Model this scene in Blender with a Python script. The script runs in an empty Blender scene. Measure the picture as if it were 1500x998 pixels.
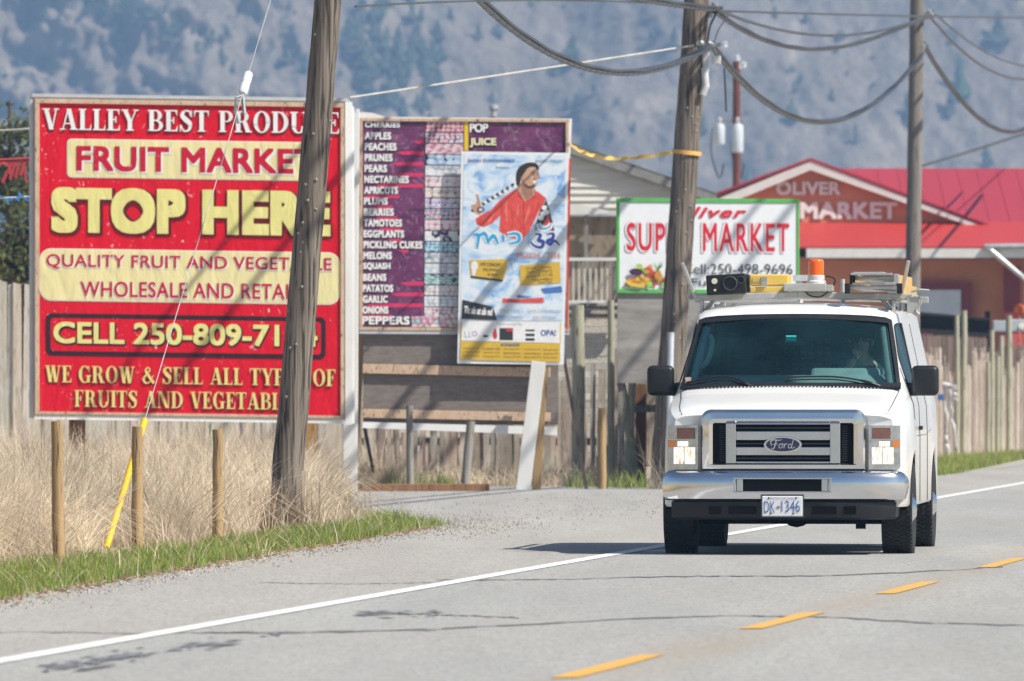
import bpy, math, random
import numpy as np
from mathutils import Vector, Matrix
R = math.radians
random.seed(7)
rng = np.random.default_rng(11)
scene = bpy.context.scene
COL = scene.collection

# ------------------------------------------------------------------ camera, light, exposure
F, CX, HY, CH = 14500.0, 750.0, 563.0, 1.4          # focal length in photo pixels, principal column, horizon row, eye height
cd = bpy.data.cameras.new('camera')
cam = bpy.data.objects.new('camera', cd); COL.objects.link(cam)
cam.location = (0, 0, CH); cam.rotation_euler = (R(90), 0, 0)
cd.sensor_width = 36; cd.lens = F / 1500 * 36; cd.shift_y = (HY - 499) / 1500
cd.clip_start = 1; cd.clip_end = 12000
cd.dof.use_dof = True; cd.dof.focus_distance = 82; cd.dof.aperture_fstop = 7.5
scene.camera = cam

SUN_EL, SUN_SIDE = 50, 27                              # height, and how far the sun stands on the camera's side of due right
L = Vector((math.cos(R(SUN_EL)) * math.cos(R(SUN_SIDE)), -math.cos(R(SUN_EL)) * math.sin(R(SUN_SIDE)), math.sin(R(SUN_EL))))
w = bpy.data.worlds.new('World'); scene.world = w; w.use_nodes = True
nt = w.node_tree; bg = nt.nodes['Background']
sky = nt.nodes.new('ShaderNodeTexSky'); sky.sky_type = 'NISHITA'; sky.sun_disc = False
sky.sun_elevation = R(SUN_EL); sky.sun_rotation = math.atan2(L.x, L.y)
nt.links.new(sky.outputs[0], bg.inputs[0]); bg.inputs[1].default_value = 0.075
sl = bpy.data.lights.new('sun', 'SUN'); sl.energy = 5.0; sl.angle = R(0.5); sl.color = (1, 0.945, 0.845)
sun = bpy.data.objects.new('sun', sl); COL.objects.link(sun); sun.rotation_euler = L.to_track_quat('Z', 'Y').to_euler()
vs = scene.view_settings
vs.view_transform = 'Standard'; vs.look = 'None'; vs.gamma = 1; vs.use_curve_mapping = False
vs.exposure = 0.56
scene.cycles.max_bounces = 8; scene.cycles.transparent_max_bounces = 16; scene.cycles.volume_bounces = 0

# ------------------------------------------------------------------ helpers
def Wp(px, py, d):
    return Vector(((px - CX) / F * d, d, CH + (HY - py) / F * d))
def Gp(px, py, z=0.0):
    return Wp(px, py, F * (CH - z) / (py - HY))
class Plane:
    """a vertical plane: from_photo pixel to a real point on it (yaw turns its face towards +X)"""
    def __init__(s, px, d, yaw=0, k=0.0, kx=0):
        s.o = Wp(px, HY, d); a = R(yaw); s.n = Vector((math.sin(a), -math.cos(a), 0)); s.k = k; s.kx = kx
    def at(s, px, py, off=0):
        py = py + s.k * (px - s.kx)
        r = Vector(((px - CX) / F, 1, (HY - py) / F)); c = Vector((0, 0, CH))
        t = (s.o - c).dot(s.n) / r.dot(s.n)
        return c + r * t + s.n * off
WM = {}
def wm(o): return WM.get(o.name, Matrix.Identity(4))
def tag(o, label=None, cat=None, group=None, kind=None):
    if label: o['label'] = label
    if cat: o['category'] = cat
    if group: o['group'] = group
    if kind: o['kind'] = kind
    return o
def thing(name, label, cat, loc, rz=0, group=None):
    o = bpy.data.objects.new(name, None); COL.objects.link(o); o.empty_display_size = 0.2
    o.location = loc; o.rotation_euler = (0, 0, rz)
    WM[o.name] = Matrix.Translation(Vector(loc)) @ Matrix.Rotation(rz, 4, 'Z')
    return tag(o, label, cat, group)
class MB:
    def __init__(s): s.v = []; s.f = []; s.c = []; s.usecol = False
    def add(s, vs_, fs, col=None):
        n = len(s.v); s.v += [tuple(p) for p in vs_]; s.f += [tuple(i + n for i in f) for f in fs]
        if col is not None: s.usecol = True
        s.c += [col or (1, 1, 1)] * len(vs_); return s
    def box(s, c, sz, M=None, col=None):
        x, y, z = (q / 2 for q in sz); c = Vector(c)
        p = [Vector(q) for q in ((-x,-y,-z),(x,-y,-z),(x,y,-z),(-x,y,-z),(-x,-y,z),(x,-y,z),(x,y,z),(-x,y,z))]
        if M is not None: p = [M @ q for q in p]
        return s.add([c + q for q in p], [(0,3,2,1),(4,5,6,7),(0,1,5,4),(1,2,6,5),(2,3,7,6),(3,0,4,7)], col)
    def bar(s, a, b, wx, wy, up=(0, 0, 1), col=None):
        a, b = Vector(a), Vector(b); d = (b - a); l = d.length; z = d / l; u = Vector(up)
        x = u.cross(z)
        if x.length < 1e-4: x = Vector((1, 0, 0)).cross(z)
        x.normalize(); y = z.cross(x)
        M = Matrix((x, y, z)).transposed()
        return s.box((a + b) / 2, (wx, wy, l), M, col)
    def prism(s, poly, vec, col=None):
        n = len(poly); vec = Vector(vec); p = [Vector(q) for q in poly]
        vv = p + [q + vec for q in p]
        fs = [tuple(range(n)), tuple(range(2 * n - 1, n - 1, -1))] + [(i, i + n, (i + 1) % n + n, (i + 1) % n) for i in range(n)]
        return s.add(vv, fs, col)
    def tube(s, pts, r, seg=8, cap=True, col=None):
        pts = [Vector(p) for p in pts]; n = len(pts)
        rr = r if isinstance(r, (list, tuple)) else [r] * n
        vv = []; up = None
        for i in range(n):
            t = (pts[min(i + 1, n - 1)] - pts[max(i - 1, 0)]).normalized()
            if up is None:
                up = Vector((0, 0, 1)) if abs(t.z) < 0.9 else Vector((1, 0, 0))
            x = up.cross(t).normalized(); y = t.cross(x); up = y
            for k in range(seg):
                a = 2 * math.pi * k / seg
                vv.append(pts[i] + (x * math.cos(a) + y * math.sin(a)) * rr[i])
        fs = [(i*seg+k, i*seg+(k+1)%seg, (i+1)*seg+(k+1)%seg, (i+1)*seg+k) for i in range(n-1) for k in range(seg)]
        if cap: fs += [tuple(range(seg-1, -1, -1)), tuple(range((n-1)*seg, n*seg))]
        return s.add(vv, fs, col)
    def lathe(s, prof, o, axis, seg=32, closed=False, col=None):
        o = Vector(o); a = Vector(axis).normalized(); x = Vector((0, 0, 1)) if abs(a.z) < 0.9 else Vector((1, 0, 0))
        x = (x - a * x.dot(a)).normalized(); y = a.cross(x); n = len(prof); vv = []
        for r_, h in prof:
            for k in range(seg):
                t = 2 * math.pi * k / seg
                vv.append(o + a * h + (x * math.cos(t) + y * math.sin(t)) * r_)
        m = n if closed else n - 1
        fs = [(i*seg+k, i*seg+(k+1)%seg, ((i+1)%n)*seg+(k+1)%seg, ((i+1)%n)*seg+k) for i in range(m) for k in range(seg)]
        return s.add(vv, fs, col)
    def build(s, name, m, parent=None, local=False, smooth=None, bevel=0, base=None):
        me = bpy.data.meshes.new(name); o = bpy.data.objects.new(name, me); COL.objects.link(o)
        v = np.array(s.v, dtype=float)
        if parent is not None:
            o.parent = parent; M = wm(parent); WM[o.name] = M
        else:
            M = Matrix.Translation(Vector(base)) if base is not None else Matrix.Identity(4)
            if base is not None: o.location = base
            WM[o.name] = M
        if not local:
            Mi = np.array(M.inverted()); v = v @ Mi[:3, :3].T + Mi[:3, 3]
        me.from_pydata(v.tolist(), [], s.f); me.update()
        if s.usecol:
            a = me.color_attributes.new('tone', 'FLOAT_COLOR', 'POINT')
            a.data.foreach_set('color', np.c_[np.array(s.c, dtype=np.float32), np.ones(len(s.c), np.float32)].ravel())
        if smooth is not None:
            me.polygons.foreach_set('use_smooth', [True] * len(me.polygons)); me.set_sharp_from_angle(angle=R(smooth))
        me.materials.append(m)
        if bevel:
            b = o.modifiers.new('bevel', 'BEVEL'); b.width = bevel; b.segments = 2; b.limit_method = 'ANGLE'; b.harden_normals = False
        return o
def blades_mesh(name, m, P, hgt, wid, lean, cols, seg=3):
    """many bent grass blades as one mesh (numpy)"""
    n = len(P); ang = rng.uniform(0, 2*np.pi, n); la = rng.uniform(0, 2*np.pi, n)
    dx, dy = np.cos(ang), np.sin(ang); V = np.zeros((n, (seg+1)*2, 3), np.float32)
    for i in range(seg+1):
        t = i/seg; b = lean*t**1.7
        cx = P[:,0]+np.cos(la)*b*hgt; cy = P[:,1]+np.sin(la)*b*hgt; cz = P[:,2]+hgt*t*np.sqrt(np.maximum(0.05, 1-(0.75*b)**2))
        ww = wid*(1-0.85*t)/2
        V[:,2*i] = np.c_[cx-dx*ww, cy-dy*ww, cz]; V[:,2*i+1] = np.c_[cx+dx*ww, cy+dy*ww, cz]
    q = np.array([[2*i, 2*i+1, 2*i+3, 2*i+2] for i in range(seg)])
    Fq = (q[None] + (np.arange(n)*(seg+1)*2)[:,None,None]).reshape(-1, 4)
    me = bpy.data.meshes.new(name); o = bpy.data.objects.new(name, me); COL.objects.link(o)
    nv = n*(seg+1)*2; me.vertices.add(nv); me.vertices.foreach_set('co', V.ravel())
    me.loops.add(len(Fq)*4); me.loops.foreach_set('vertex_index', Fq.ravel().astype(np.int32))
    me.polygons.add(len(Fq)); me.polygons.foreach_set('loop_start', (np.arange(len(Fq))*4).astype(np.int32))
    me.update(calc_edges=True)
    a = me.color_attributes.new('tone', 'FLOAT_COLOR', 'POINT')
    a.data.foreach_set('color', np.repeat(np.c_[cols, np.ones(n)].astype(np.float32), (seg+1)*2, axis=0).ravel())
    me.materials.append(m); WM[o.name] = Matrix.Identity(4); return o
def vnoise(x, y, seed=0):
    xi, yi = np.floor(x).astype(int), np.floor(y).astype(int); xf, yf = x-xi, y-yi
    def h(a, b):
        q = np.sin(a*127.1 + b*311.7 + seed*74.7)*43758.5453; return q-np.floor(q)
    u, v = xf*xf*(3-2*xf), yf*yf*(3-2*yf)
    return (h(xi,yi)*(1-u)+h(xi+1,yi)*u)*(1-v) + (h(xi,yi+1)*(1-u)+h(xi+1,yi+1)*u)*v
def fbm(x, y, oct=5, seed=0, gain=0.5):
    s, a, t = 0, 1, 0
    for i in range(oct):
        s = s + a*vnoise(x, y, seed+i*13); t += a; a *= gain; x, y = x*2.03+5.1, y*2.03+3.7
    return s/t

# ------------------------------------------------------------------ materials
def nodes(name):
    m = bpy.data.materials.new(name); m.use_nodes = True; t = m.node_tree
    return m, t, t.nodes['Principled BSDF']
def link(t, a, b): t.links.new(a, b)
def new(t, ty, **kw):
    n = t.nodes.new(ty)
    for k, v in kw.items(): setattr(n, k, v)
    return n
def mixc(t, fac, a, b, mode='MIX'):
    n = new(t, 'ShaderNodeMix', data_type='RGBA', blend_type=mode)
    for s, v in ((n.inputs[0], fac), (n.inputs[6], a), (n.inputs[7], b)):
        if isinstance(v, bpy.types.NodeSocket): link(t, v, s)
        elif isinstance(v, (int, float)): s.default_value = v
        else: s.default_value = (*v, 1)
    return n.outputs[2]
def noise(t, scale, detail=4, rough=0.55, stretch=(1,1,1), coord='Object', dist=0):
    tc = new(t, 'ShaderNodeTexCoord'); mp = new(t, 'ShaderNodeMapping'); mp.inputs['Scale'].default_value = stretch
    n = new(t, 'ShaderNodeTexNoise'); n.inputs['Scale'].default_value = scale; n.inputs['Detail'].default_value = detail
    n.inputs['Roughness'].default_value = rough; n.inputs['Distortion'].default_value = dist
    link(t, tc.outputs[coord], mp.inputs[0]); link(t, mp.outputs[0], n.inputs['Vector']); return n.outputs[0]
def ramp(t, sock, pts):
    r = new(t, 'ShaderNodeValToRGB'); e = r.color_ramp.elements
    while len(e) < len(pts): e.new(0.5)
    for q, (p, c) in zip(e, pts):
        q.position = p; q.color = (*c, 1) if not isinstance(c, (int, float)) else (c, c, c, 1)
    link(t, sock, r.inputs[0]); return r.outputs[0]
def bump(t, p, sock, strength, dist=0.01):
    b = new(t, 'ShaderNodeBump'); b.inputs['Strength'].default_value = strength; b.inputs['Distance'].default_value = dist
    link(t, sock, b.inputs['Height']); link(t, b.outputs[0], p.inputs['Normal'])
_mc = {}
def mat(name, col, rough=0.6, metal=0, var=0.25, scale=6, stretch=(1,1,1), bmp=0.0, bscale=None, tone=False, coat=0, dirt=None, spec=0.5):
    """paint / plastic / metal with uneven tone, optional dirt colour and grain"""
    if name in _mc: return _mc[name]
    m, t, p = nodes(name); c = Vector(col)
    n = noise(t, scale, 5, 0.6, stretch)
    lo = c*(1-var); hi = c*(1+var*0.5)
    out = ramp(t, n, [(0.3, tuple(lo)), (0.7, tuple(min(1, q) for q in hi))])
    if dirt is not None:
        n2 = noise(t, scale*0.45, 6, 0.65, stretch); out = mixc(t, ramp(t, n2, [(0.5, 0.0), (0.72, 0.75)]), out, dirt)
    if tone:
        a = new(t, 'ShaderNodeAttribute', attribute_name='tone'); out = mixc(t, 1.0, out, a.outputs[0], 'MULTIPLY')
    link(t, out, p.inputs['Base Color'])
    p.inputs['Roughness'].default_value = rough; p.inputs['Metallic'].default_value = metal
    p.inputs['Specular IOR Level'].default_value = spec
    if coat: p.inputs['Coat Weight'].default_value = coat; p.inputs['Coat Roughness'].default_value = 0.05
    if bmp: bump(t, p, noise(t, bscale or scale*4, 6, 0.65, stretch), bmp)
    _mc[name] = m; return m
def wood(name, col, dark, rough=0.85, scale=3, zs=0.06, bmp=0.6, tone=False, lichen=None, ax=2, ck=0.25, cs=0.0):
    """weathered wood: streaks along one axis, cracks, optional lichen"""
    if name in _mc: return _mc[name]
    m, t, p = nodes(name); st = [1, 1, 1]; st[ax] = zs
    n = noise(t, scale*6, 6, 0.65, st); n2 = noise(t, scale*22, 3, 0.5, (st[0], st[1], st[2]) if zs else st)
    out = ramp(t, n, [(0.28, dark), (0.5, tuple((Vector(col)+Vector(dark))/2)), (0.72, col)])
    dark_line = ramp(t, n2, [(0.30+cs, ck), (0.42+cs, 1.0)])
    out = mixc(t, 1.0, out, dark_line, 'MULTIPLY')
    if lichen is not None:
        out = mixc(t, ramp(t, noise(t, scale*0.9, 6, 0.7), [(0.5, 0.0), (0.68, 0.8)]), out, lichen)
    if tone:
        a = new(t, 'ShaderNodeAttribute', attribute_name='tone'); out = mixc(t, 1.0, out, a.outputs[0], 'MULTIPLY')
    link(t, out, p.inputs['Base Color']); p.inputs['Roughness'].default_value = rough
    p.inputs['Specular IOR Level'].default_value = 0.25
    bump(t, p, n2, bmp, 0.012); _mc[name] = m; return m
def leafmat(name, rough=0.7, trans=0.3):
    m, t, p = nodes(name); a = new(t, 'ShaderNodeAttribute', attribute_name='tone')
    link(t, a.outputs[0], p.inputs['Base Color']); p.inputs['Roughness'].default_value = rough; p.inputs['Specular IOR Level'].default_value = 0.2
    tr = new(t, 'ShaderNodeBsdfTranslucent'); link(t, a.outputs[0], tr.inputs[0])
    mx = new(t, 'ShaderNodeMixShader'); mx.inputs[0].default_value = trans
    link(t, p.outputs[0], mx.inputs[1]); link(t, tr.outputs[0], mx.inputs[2])
    link(t, mx.outputs[0], t.nodes['Material Output'].inputs[0]); return m
def printed(name, col, flake=0.0, rough=0.4, wr=0.25, seedpos=0, flakecol=(0.85,0.83,0.82)):
    """printed vinyl: even ink, soft wrinkles, worn-off flakes that show the white cloth"""
    if name in _mc: return _mc[name]
    m, t, p = nodes(name)
    out = mixc(t, noise(t, 1.3, 3), tuple(Vector(col)*0.92), tuple(min(1, q*1.06) for q in col))
    if flake:
        big = ramp(t, noise(t, 1.1, 3, 0.6), [(0.42, 0.0), (0.62, 1.0)])
        fine = ramp(t, noise(t, 13, 5, 0.7, (1, 1, 0.8), dist=1.2), [(0.685 - 0.035*flake, 0.0), (0.715 - 0.035*flake, 1.0)])
        f = mixc(t, 1.0, fine, big, 'MULTIPLY'); out = mixc(t, f, out, flakecol)
    link(t, out, p.inputs['Base Color']); p.inputs['Roughness'].default_value = rough; p.inputs['Specular IOR Level'].default_value = 0.2
    bump(t, p, noise(t, 2.4, 3, 0.5, (2.2, 1, 0.7), dist=0.8), wr, 0.05); _mc[name] = m; return m

# ------------------------------------------------------------------ text
_tc = {}
def text2d(s, bold=0.0, shear=0.0, space=1.0):
    key = (s, bold, shear, space)
    if key in _tc: return _tc[key]
    cu = bpy.data.curves.new('txt', 'FONT'); cu.body = s; cu.offset = bold; cu.shear = shear; cu.space_character = space
    cu.dimensions = '2D'; cu.fill_mode = 'FRONT'; cu.resolution_u = 4
    o = bpy.data.objects.new('txt', cu); COL.objects.link(o)
    dg = bpy.context.evaluated_depsgraph_get(); me = bpy.data.meshes.new_from_object(o.evaluated_get(dg))
    v = np.array([q.co[:2] for q in me.vertices]); f = [tuple(p.vertices) for p in me.polygons]
    bpy.data.objects.remove(o); bpy.data.curves.remove(cu); bpy.data.meshes.remove(me)
    lo, hi = v.min(0), v.max(0); v = (v-lo)/(hi-lo); _tc[key] = (v, f); return v, f
def put_text(mb, pl, s, x0, y0, x1, y1, off, bold=0.0, shear=0.0, space=1.0, rot=0, col=None):
    if bold > 0:                                        # heavier weight: the same letters laid again, shifted all round by a hair
        b = bold*(y1-y0)*1.15; nn = 24 if bold > .05 else (8 if bold > .02 else 4)
        for k in range(nn):
            dx, dy = [(b*i, b*j) for i, j in ((1, 1), (1, -1), (-1, 1), (-1, -1), (0, 1), (0, -1), (1, 0), (-1, 0), (1, .5), (1, -.5), (-1, .5), (-1, -.5), (.5, 1), (-.5, 1), (.5, -1), (-.5, -1), (.5, .5), (.5, -.5), (-.5, .5), (-.5, -.5), (1, .25), (-1, .25), (1, -.75), (-1, -.75))][k]
            put_text(mb, pl, s, x0+b+dx, y0+b+dy, x1-b+dx, y1-b+dy, off+k*.00006, 0, shear, space, rot, col)
        x0, y0, x1, y1, off = x0+b, y0+b, x1-b, y1-b, off+nn*.00006; bold = 0
    v, f = text2d(s, bold, shear, space); pts = []
    cxm, cym = (x0+x1)/2, (y0+y1)/2; c, sn = math.cos(R(rot)), math.sin(R(rot))
    for u, q in v:
        X, Y = x0+u*(x1-x0), y1-q*(y1-y0)
        if rot: X, Y = cxm+(X-cxm)*c-(Y-cym)*sn, cym+(X-cxm)*sn+(Y-cym)*c
        pts.append(pl.at(X, Y, off))
    mb.add(pts, f, col)
def put_poly(mb, pl, poly, off, thick=0.0, col=None):
    p = [pl.at(x, y, off) for x, y in poly]
    if thick: mb.prism(p, pl.n * -thick, col)
    else: mb.add(p, [tuple(range(len(p)))], col)
def rr(x0, y0, x1, y1, r, n=6):
    out = []
    for cx, cy, a0 in ((x1-r, y0+r, -90), (x1-r, y1-r, 0), (x0+r, y1-r, 90), (x0+r, y0+r, 180)):
        for i in range(n+1):
            a = R(a0+90*i/n); out.append((cx+r*math.cos(a), cy+r*math.sin(a)))
    return out
def rect(x0, y0, x1, y1): return [(x0, y0), (x1, y0), (x1, y1), (x0, y1)]
def ell(cx, cy, rx, ry, n=20, rot=0):
    c, s = math.cos(R(rot)), math.sin(R(rot)); out = []
    for i in range(n):
        a = 2*math.pi*i/n; x, y = rx*math.cos(a), ry*math.sin(a); out.append((cx+x*c-y*s, cy+x*s+y*c))
    return out
def stroke(pts, ws):
    """quads of a flat stroke of varying width along 2D points"""
    P = np.array(pts, float); n = len(P); ws = np.interp(np.linspace(0, 1, n), np.linspace(0, 1, len(ws)), ws)
    T = np.gradient(P, axis=0); T /= np.linalg.norm(T, axis=1)[:, None]+1e-9; N = np.c_[-T[:,1], T[:,0]]
    A, B = P+N*ws[:,None]/2, P-N*ws[:,None]/2
    return [[tuple(A[i]), tuple(A[i+1]), tuple(B[i+1]), tuple(B[i])] for i in range(n-1)]
def curve(ctrl, n=24):
    C = np.array(ctrl, float); t = np.linspace(0, len(C)-1, n); out = []
    for q in t:
        i = min(int(q), len(C)-2); u = q-i
        p0, p1, p2, p3 = C[max(i-1,0)], C[i], C[i+1], C[min(i+2,len(C)-1)]
        out.append(0.5*((2*p1)+(-p0+p2)*u+(2*p0-5*p1+4*p2-p3)*u*u+(-p0+3*p1-3*p2+p3)*u**3))
    return out
# a fat-face serif alphabet (height 1): polygons per letter, advance width
def ring(cx, cy, rx, ry, a0, a1, tx, ty, n=14):
    out = []
    for i in range(n):
        q = []
        for a in (a0+(a1-a0)*i/n, a0+(a1-a0)*(i+1)/n):
            q.append(((cx+rx*math.cos(R(a)), cy+ry*math.sin(R(a))), (cx+(rx-tx)*math.cos(R(a)), cy+(ry-ty)*math.sin(R(a)))))
        out.append([q[0][0], q[1][0], q[1][1], q[0][1]])
    return out
def serif_glyph(ch):
    K, t, s = 0.19, 0.06, 0.07            # stem, hairline, serif overhang
    def stem(x, w=K, top=True, bot=True):
        o = [rect(x, 0, x+w, 1)]
        if top: o.append(rect(x-s, 0.94, x+w+s, 1))
        if bot: o.append(rect(x-s, 0, x+w+s, 0.06))
        return o
    def diag(xa, ya, xb, yb, w): return [[(xa, ya), (xa+w, ya), (xb+w, yb), (xb, yb)]]
    if ch == 'I': return stem(s), K+2*s
    if ch == 'L': return stem(s)+[rect(s, 0, 0.52, t), [(0.46, 0), (0.54, 0), (0.54, 0.3)]], 0.56
    if ch in 'EF':
        o = stem(s)+[rect(s, 0.94, 0.52, 1), [(0.44, 1), (0.54, 1), (0.54, 0.7)], rect(s+K, 0.48, 0.4, 0.54), rect(0.36, 0.36, 0.41, 0.66)]
        if ch == 'E': o += [rect(s, 0, 0.54, t), [(0.46, 0), (0.56, 0), (0.56, 0.3)]]
        return o, 0.58
    if ch == 'T': return stem(0.22, top=False)+[rect(0.0, 0.93, 0.63, 1), [(0, 1), (0.08, 1), (0, 0.66)], [(0.55, 1), (0.63, 1), (0.63, 0.66)]], 0.64
    if ch == 'V': return diag(0.06, 1, 0.30, 0, K)+diag(0.58, 1, 0.38, 0, t)+[rect(0, 0.94, 0.32, 1), rect(0.5, 0.94, 0.72, 1)], 0.72
    if ch == 'W': return diag(0.05, 1, 0.22, 0, K)+diag(0.42, 1, 0.31, 0, t)+diag(0.38, 1, 0.55, 0, K)+diag(0.82, 1, 0.66, 0, t)+[rect(0, 0.94, 0.3, 1), rect(0.36, 0.94, 0.62, 1), rect(0.75, 0.94, 0.95, 1)], 0.96
    if ch == 'A': return diag(0.32, 1, 0.08, 0, t)+diag(0.28, 1, 0.5, 0, K)+[rect(0.16, 0.27, 0.52, 0.33), rect(0, 0, 0.22, 0.06), rect(0.43, 0, 0.76, 0.06)], 0.75
    if ch == 'Y': return [rect(0.27, 0, 0.27+K, 0.48)]+diag(0.05, 1, 0.27, 0.45, K)+diag(0.6, 1, 0.40, 0.45, t)+[rect(0, 0.94, 0.3, 1), rect(0.52, 0.94, 0.74, 1), rect(0.2, 0, 0.53, 0.06)], 0.72
    if ch == 'N': return stem(s, t)+diag(s, 1, 0.5, 0, K*1.05)+stem(0.64, t, bot=False), 0.8
    if ch == 'D': return stem(s)+ring(0.3, 0.5, 0.42, 0.5, -90, 90, K, t)+[rect(s+K, 0.94, 0.31, 1), rect(s+K, 0, 0.31, 0.06)], 0.75
    if ch in 'PRB':
        o = stem(s)+ring(0.34, 0.735, 0.27, 0.265, -90, 90, K*0.9, t)+[rect(s+K, 0.94, 0.35, 1), rect(s+K, 0.47, 0.35, 0.53)]
        if ch == 'R': o += diag(0.34, 0.5, 0.5, 0, K)+[rect(0.48, 0, 0.76, 0.06)]
        if ch == 'B': o += ring(0.36, 0.26, 0.3, 0.26, -90, 90, K*0.9, t)+[rect(s+K, 0, 0.37, 0.06)]
        return o, {'P': 0.63, 'R': 0.76, 'B': 0.68}[ch]
    if ch == 'O': return ring(0.37, 0.5, 0.36, 0.52, 0, 360, K*0.95, t, 28), 0.75
    if ch in 'CG':
        o = ring(0.37, 0.5, 0.36, 0.52, 42, 318, K, t, 24)+[[(0.58, 1), (0.64, 1), (0.64, 0.66), (0.6, 0.66)]]
        if ch == 'G': o += [rect(0.5, 0.02, 0.5+K*0.9, 0.4), rect(0.44, 0.38, 0.76, 0.44)]
        else: o += [[(0.6, 0.3), (0.66, 0.3), (0.62, 0.1), (0.56, 0.1)]]
        return o, 0.76 if ch == 'G' else 0.7
    if ch == 'U': return [rect(s, 0.32, s+K, 1), rect(0, 0.94, s*2+K, 1), rect(0.6, 0.32, 0.66, 1), rect(0.52, 0.94, 0.74, 1)]+ring(0.365, 0.33, 0.295, 0.35, 180, 360, K*0.9, t), 0.75
    if ch == 'S':
        c = curve([(0.5, 0.7), (0.44, 0.94), (0.24, 0.96), (0.13, 0.76), (0.3, 0.54), (0.46, 0.36), (0.42, 0.08), (0.2, 0.03), (0.07, 0.3)], 30)
        return stroke(c, [0.05, 0.07, 0.1, 0.19, 0.24, 0.19, 0.1, 0.07, 0.05])+[rect(0.5, 0.68, 0.55, 1), rect(0.03, 0, 0.08, 0.32)], 0.6
    if ch == '&':
        c = curve([(0.72, 0.02), (0.3, 0.62), (0.24, 0.84), (0.38, 0.96), (0.48, 0.8), (0.3, 0.56), (0.1, 0.3), (0.22, 0.04), (0.5, 0.12), (0.68, 0.5)], 34)
        return stroke(c, [0.16, 0.16, 0.1, 0.06, 0.08, 0.06, 0.16, 0.1, 0.06, 0.05]), 0.8
    return [], 0.32
def put_serif(mb, pl, s, x0, y0, x1, y1, off, grow=0):
    gl = [serif_glyph(c) for c in s]; tot = sum(g[1]+0.05 for g in gl)-0.05; x = 0; n = 0
    for polys, adv in gl:
        for q in polys:
            put_poly(mb, pl, [(x0+(x+a)/tot*(x1-x0), y1-b*(y1-y0)) for a, b in q], off+(n % 12)*0.0006); n += 1
        x += adv+0.05
# ------------------------------------------------------------------ ground, road, mountain, haze
def sheet(name, poly, z, m):
    mb = MB(); mb.add([(x, y, z) for x, y in poly], [tuple(range(len(poly)))]); o = mb.build(name, m); return tag(o, kind='structure')
def asphalt(name, c1, c2, warm, ang=6.3, tracks=False):
    m, t, p = nodes(name)
    tc = new(t, 'ShaderNodeTexCoord'); mp = new(t, 'ShaderNodeMapping'); mp.inputs['Rotation'].default_value = (0, 0, R(ang)); mp.inputs['Scale'].default_value = (1, 0.06, 1)
    n = new(t, 'ShaderNodeTexNoise'); n.inputs['Scale'].default_value = 1.1; n.inputs['Detail'].default_value = 5
    link(t, tc.outputs['Object'], mp.inputs[0]); link(t, mp.outputs[0], n.inputs['Vector'])
    base = ramp(t, n.outputs[0], [(0.32, c1), (0.68, c2)])
    base = mixc(t, ramp(t, noise(t, 0.35, 5, 0.6, (1, 0.25, 1)), [(0.48, 0.0), (0.75, 0.55)]), base, warm)
    grain = noise(t, 38, 3, 0.8, (1, 0.16, 1)); base = mixc(t, 1.0, base, ramp(t, grain, [(0.3, 0.68), (0.5, 1.0), (0.72, 1.25)]), 'MULTIPLY')
    if tracks:                                          # worn wheel paths and the brown dirt that gathers along the centre line
        sx = new(t, 'ShaderNodeSeparateXYZ'); link(t, tc.outputs['Object'], sx.inputs[0])
        a_ = new(t, 'ShaderNodeMath', operation='MULTIPLY_ADD'); link(t, sx.outputs[1], a_.inputs[0]); a_.inputs[1].default_value = -0.109; link(t, sx.outputs[0], a_.inputs[2])
        def bandf(c0, wd, soft):
            b_ = new(t, 'ShaderNodeMath', operation='SUBTRACT'); link(t, a_.outputs[0], b_.inputs[0]); b_.inputs[1].default_value = c0
            c_ = new(t, 'ShaderNodeMath', operation='ABSOLUTE'); link(t, b_.outputs[0], c_.inputs[0])
            mr = new(t, 'ShaderNodeMapRange', interpolation_type='SMOOTHSTEP'); mr.inputs[1].default_value = wd; mr.inputs[2].default_value = wd+soft; mr.inputs[3].default_value = 1; mr.inputs[4].default_value = 0; link(t, c_.outputs[0], mr.inputs[0]); return mr.outputs[0]
        pat = ramp(t, noise(t, 0.9, 5, 0.65, (1, 0.12, 1)), [(0.35, 0.15), (0.65, 1.0)])
        for c0, wd, soft, col, k in ((-7.15, .2, .35, (0.25, 0.245, 0.235), .38), (-5.75, .2, .35, (0.25, 0.245, 0.235), .38), (-4.68, .08, .38, (0.30, 0.24, 0.175), .5), (-3.6, .2, .35, (0.25, 0.245, 0.235), .38), (-6.45, .1, .3, (0.26, 0.25, 0.235), .3)):
            f_ = mixc(t, 1.0, bandf(c0, wd, soft), pat, 'MULTIPLY'); g_ = mixc(t, 1.0, f_, (k, k, k), 'MULTIPLY'); base = mixc(t, g_, base, col)
    link(t, base, p.inputs['Base Color']); p.inputs['Roughness'].default_value = 0.85; p.inputs['Specular IOR Level'].default_value = 0.3
    bump(t, p, noise(t, 60, 3, 0.7, (1, 0.4, 1)), 0.35, 0.01); return m
M_lane = asphalt('lane_asphalt', (0.29, 0.286, 0.272), (0.345, 0.34, 0.323), (0.325, 0.30, 0.262), 6.3, True)
M_shld = asphalt('shoulder_asphalt', (0.30, 0.285, 0.265), (0.365, 0.35, 0.325), (0.34, 0.305, 0.265))
M_apron = asphalt('apron_gravel', (0.27, 0.262, 0.25), (0.345, 0.335, 0.32), (0.33, 0.30, 0.265), 80)
M_soil = mat('dry_soil', (0.45, 0.38, 0.29), 0.95, var=0.35, scale=1.5, bmp=0.4)
M_line = mat('road_paint_white', (0.74, 0.74, 0.73), 0.7, var=0.12, scale=9, dirt=(0.42, 0.41, 0.39))
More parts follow.
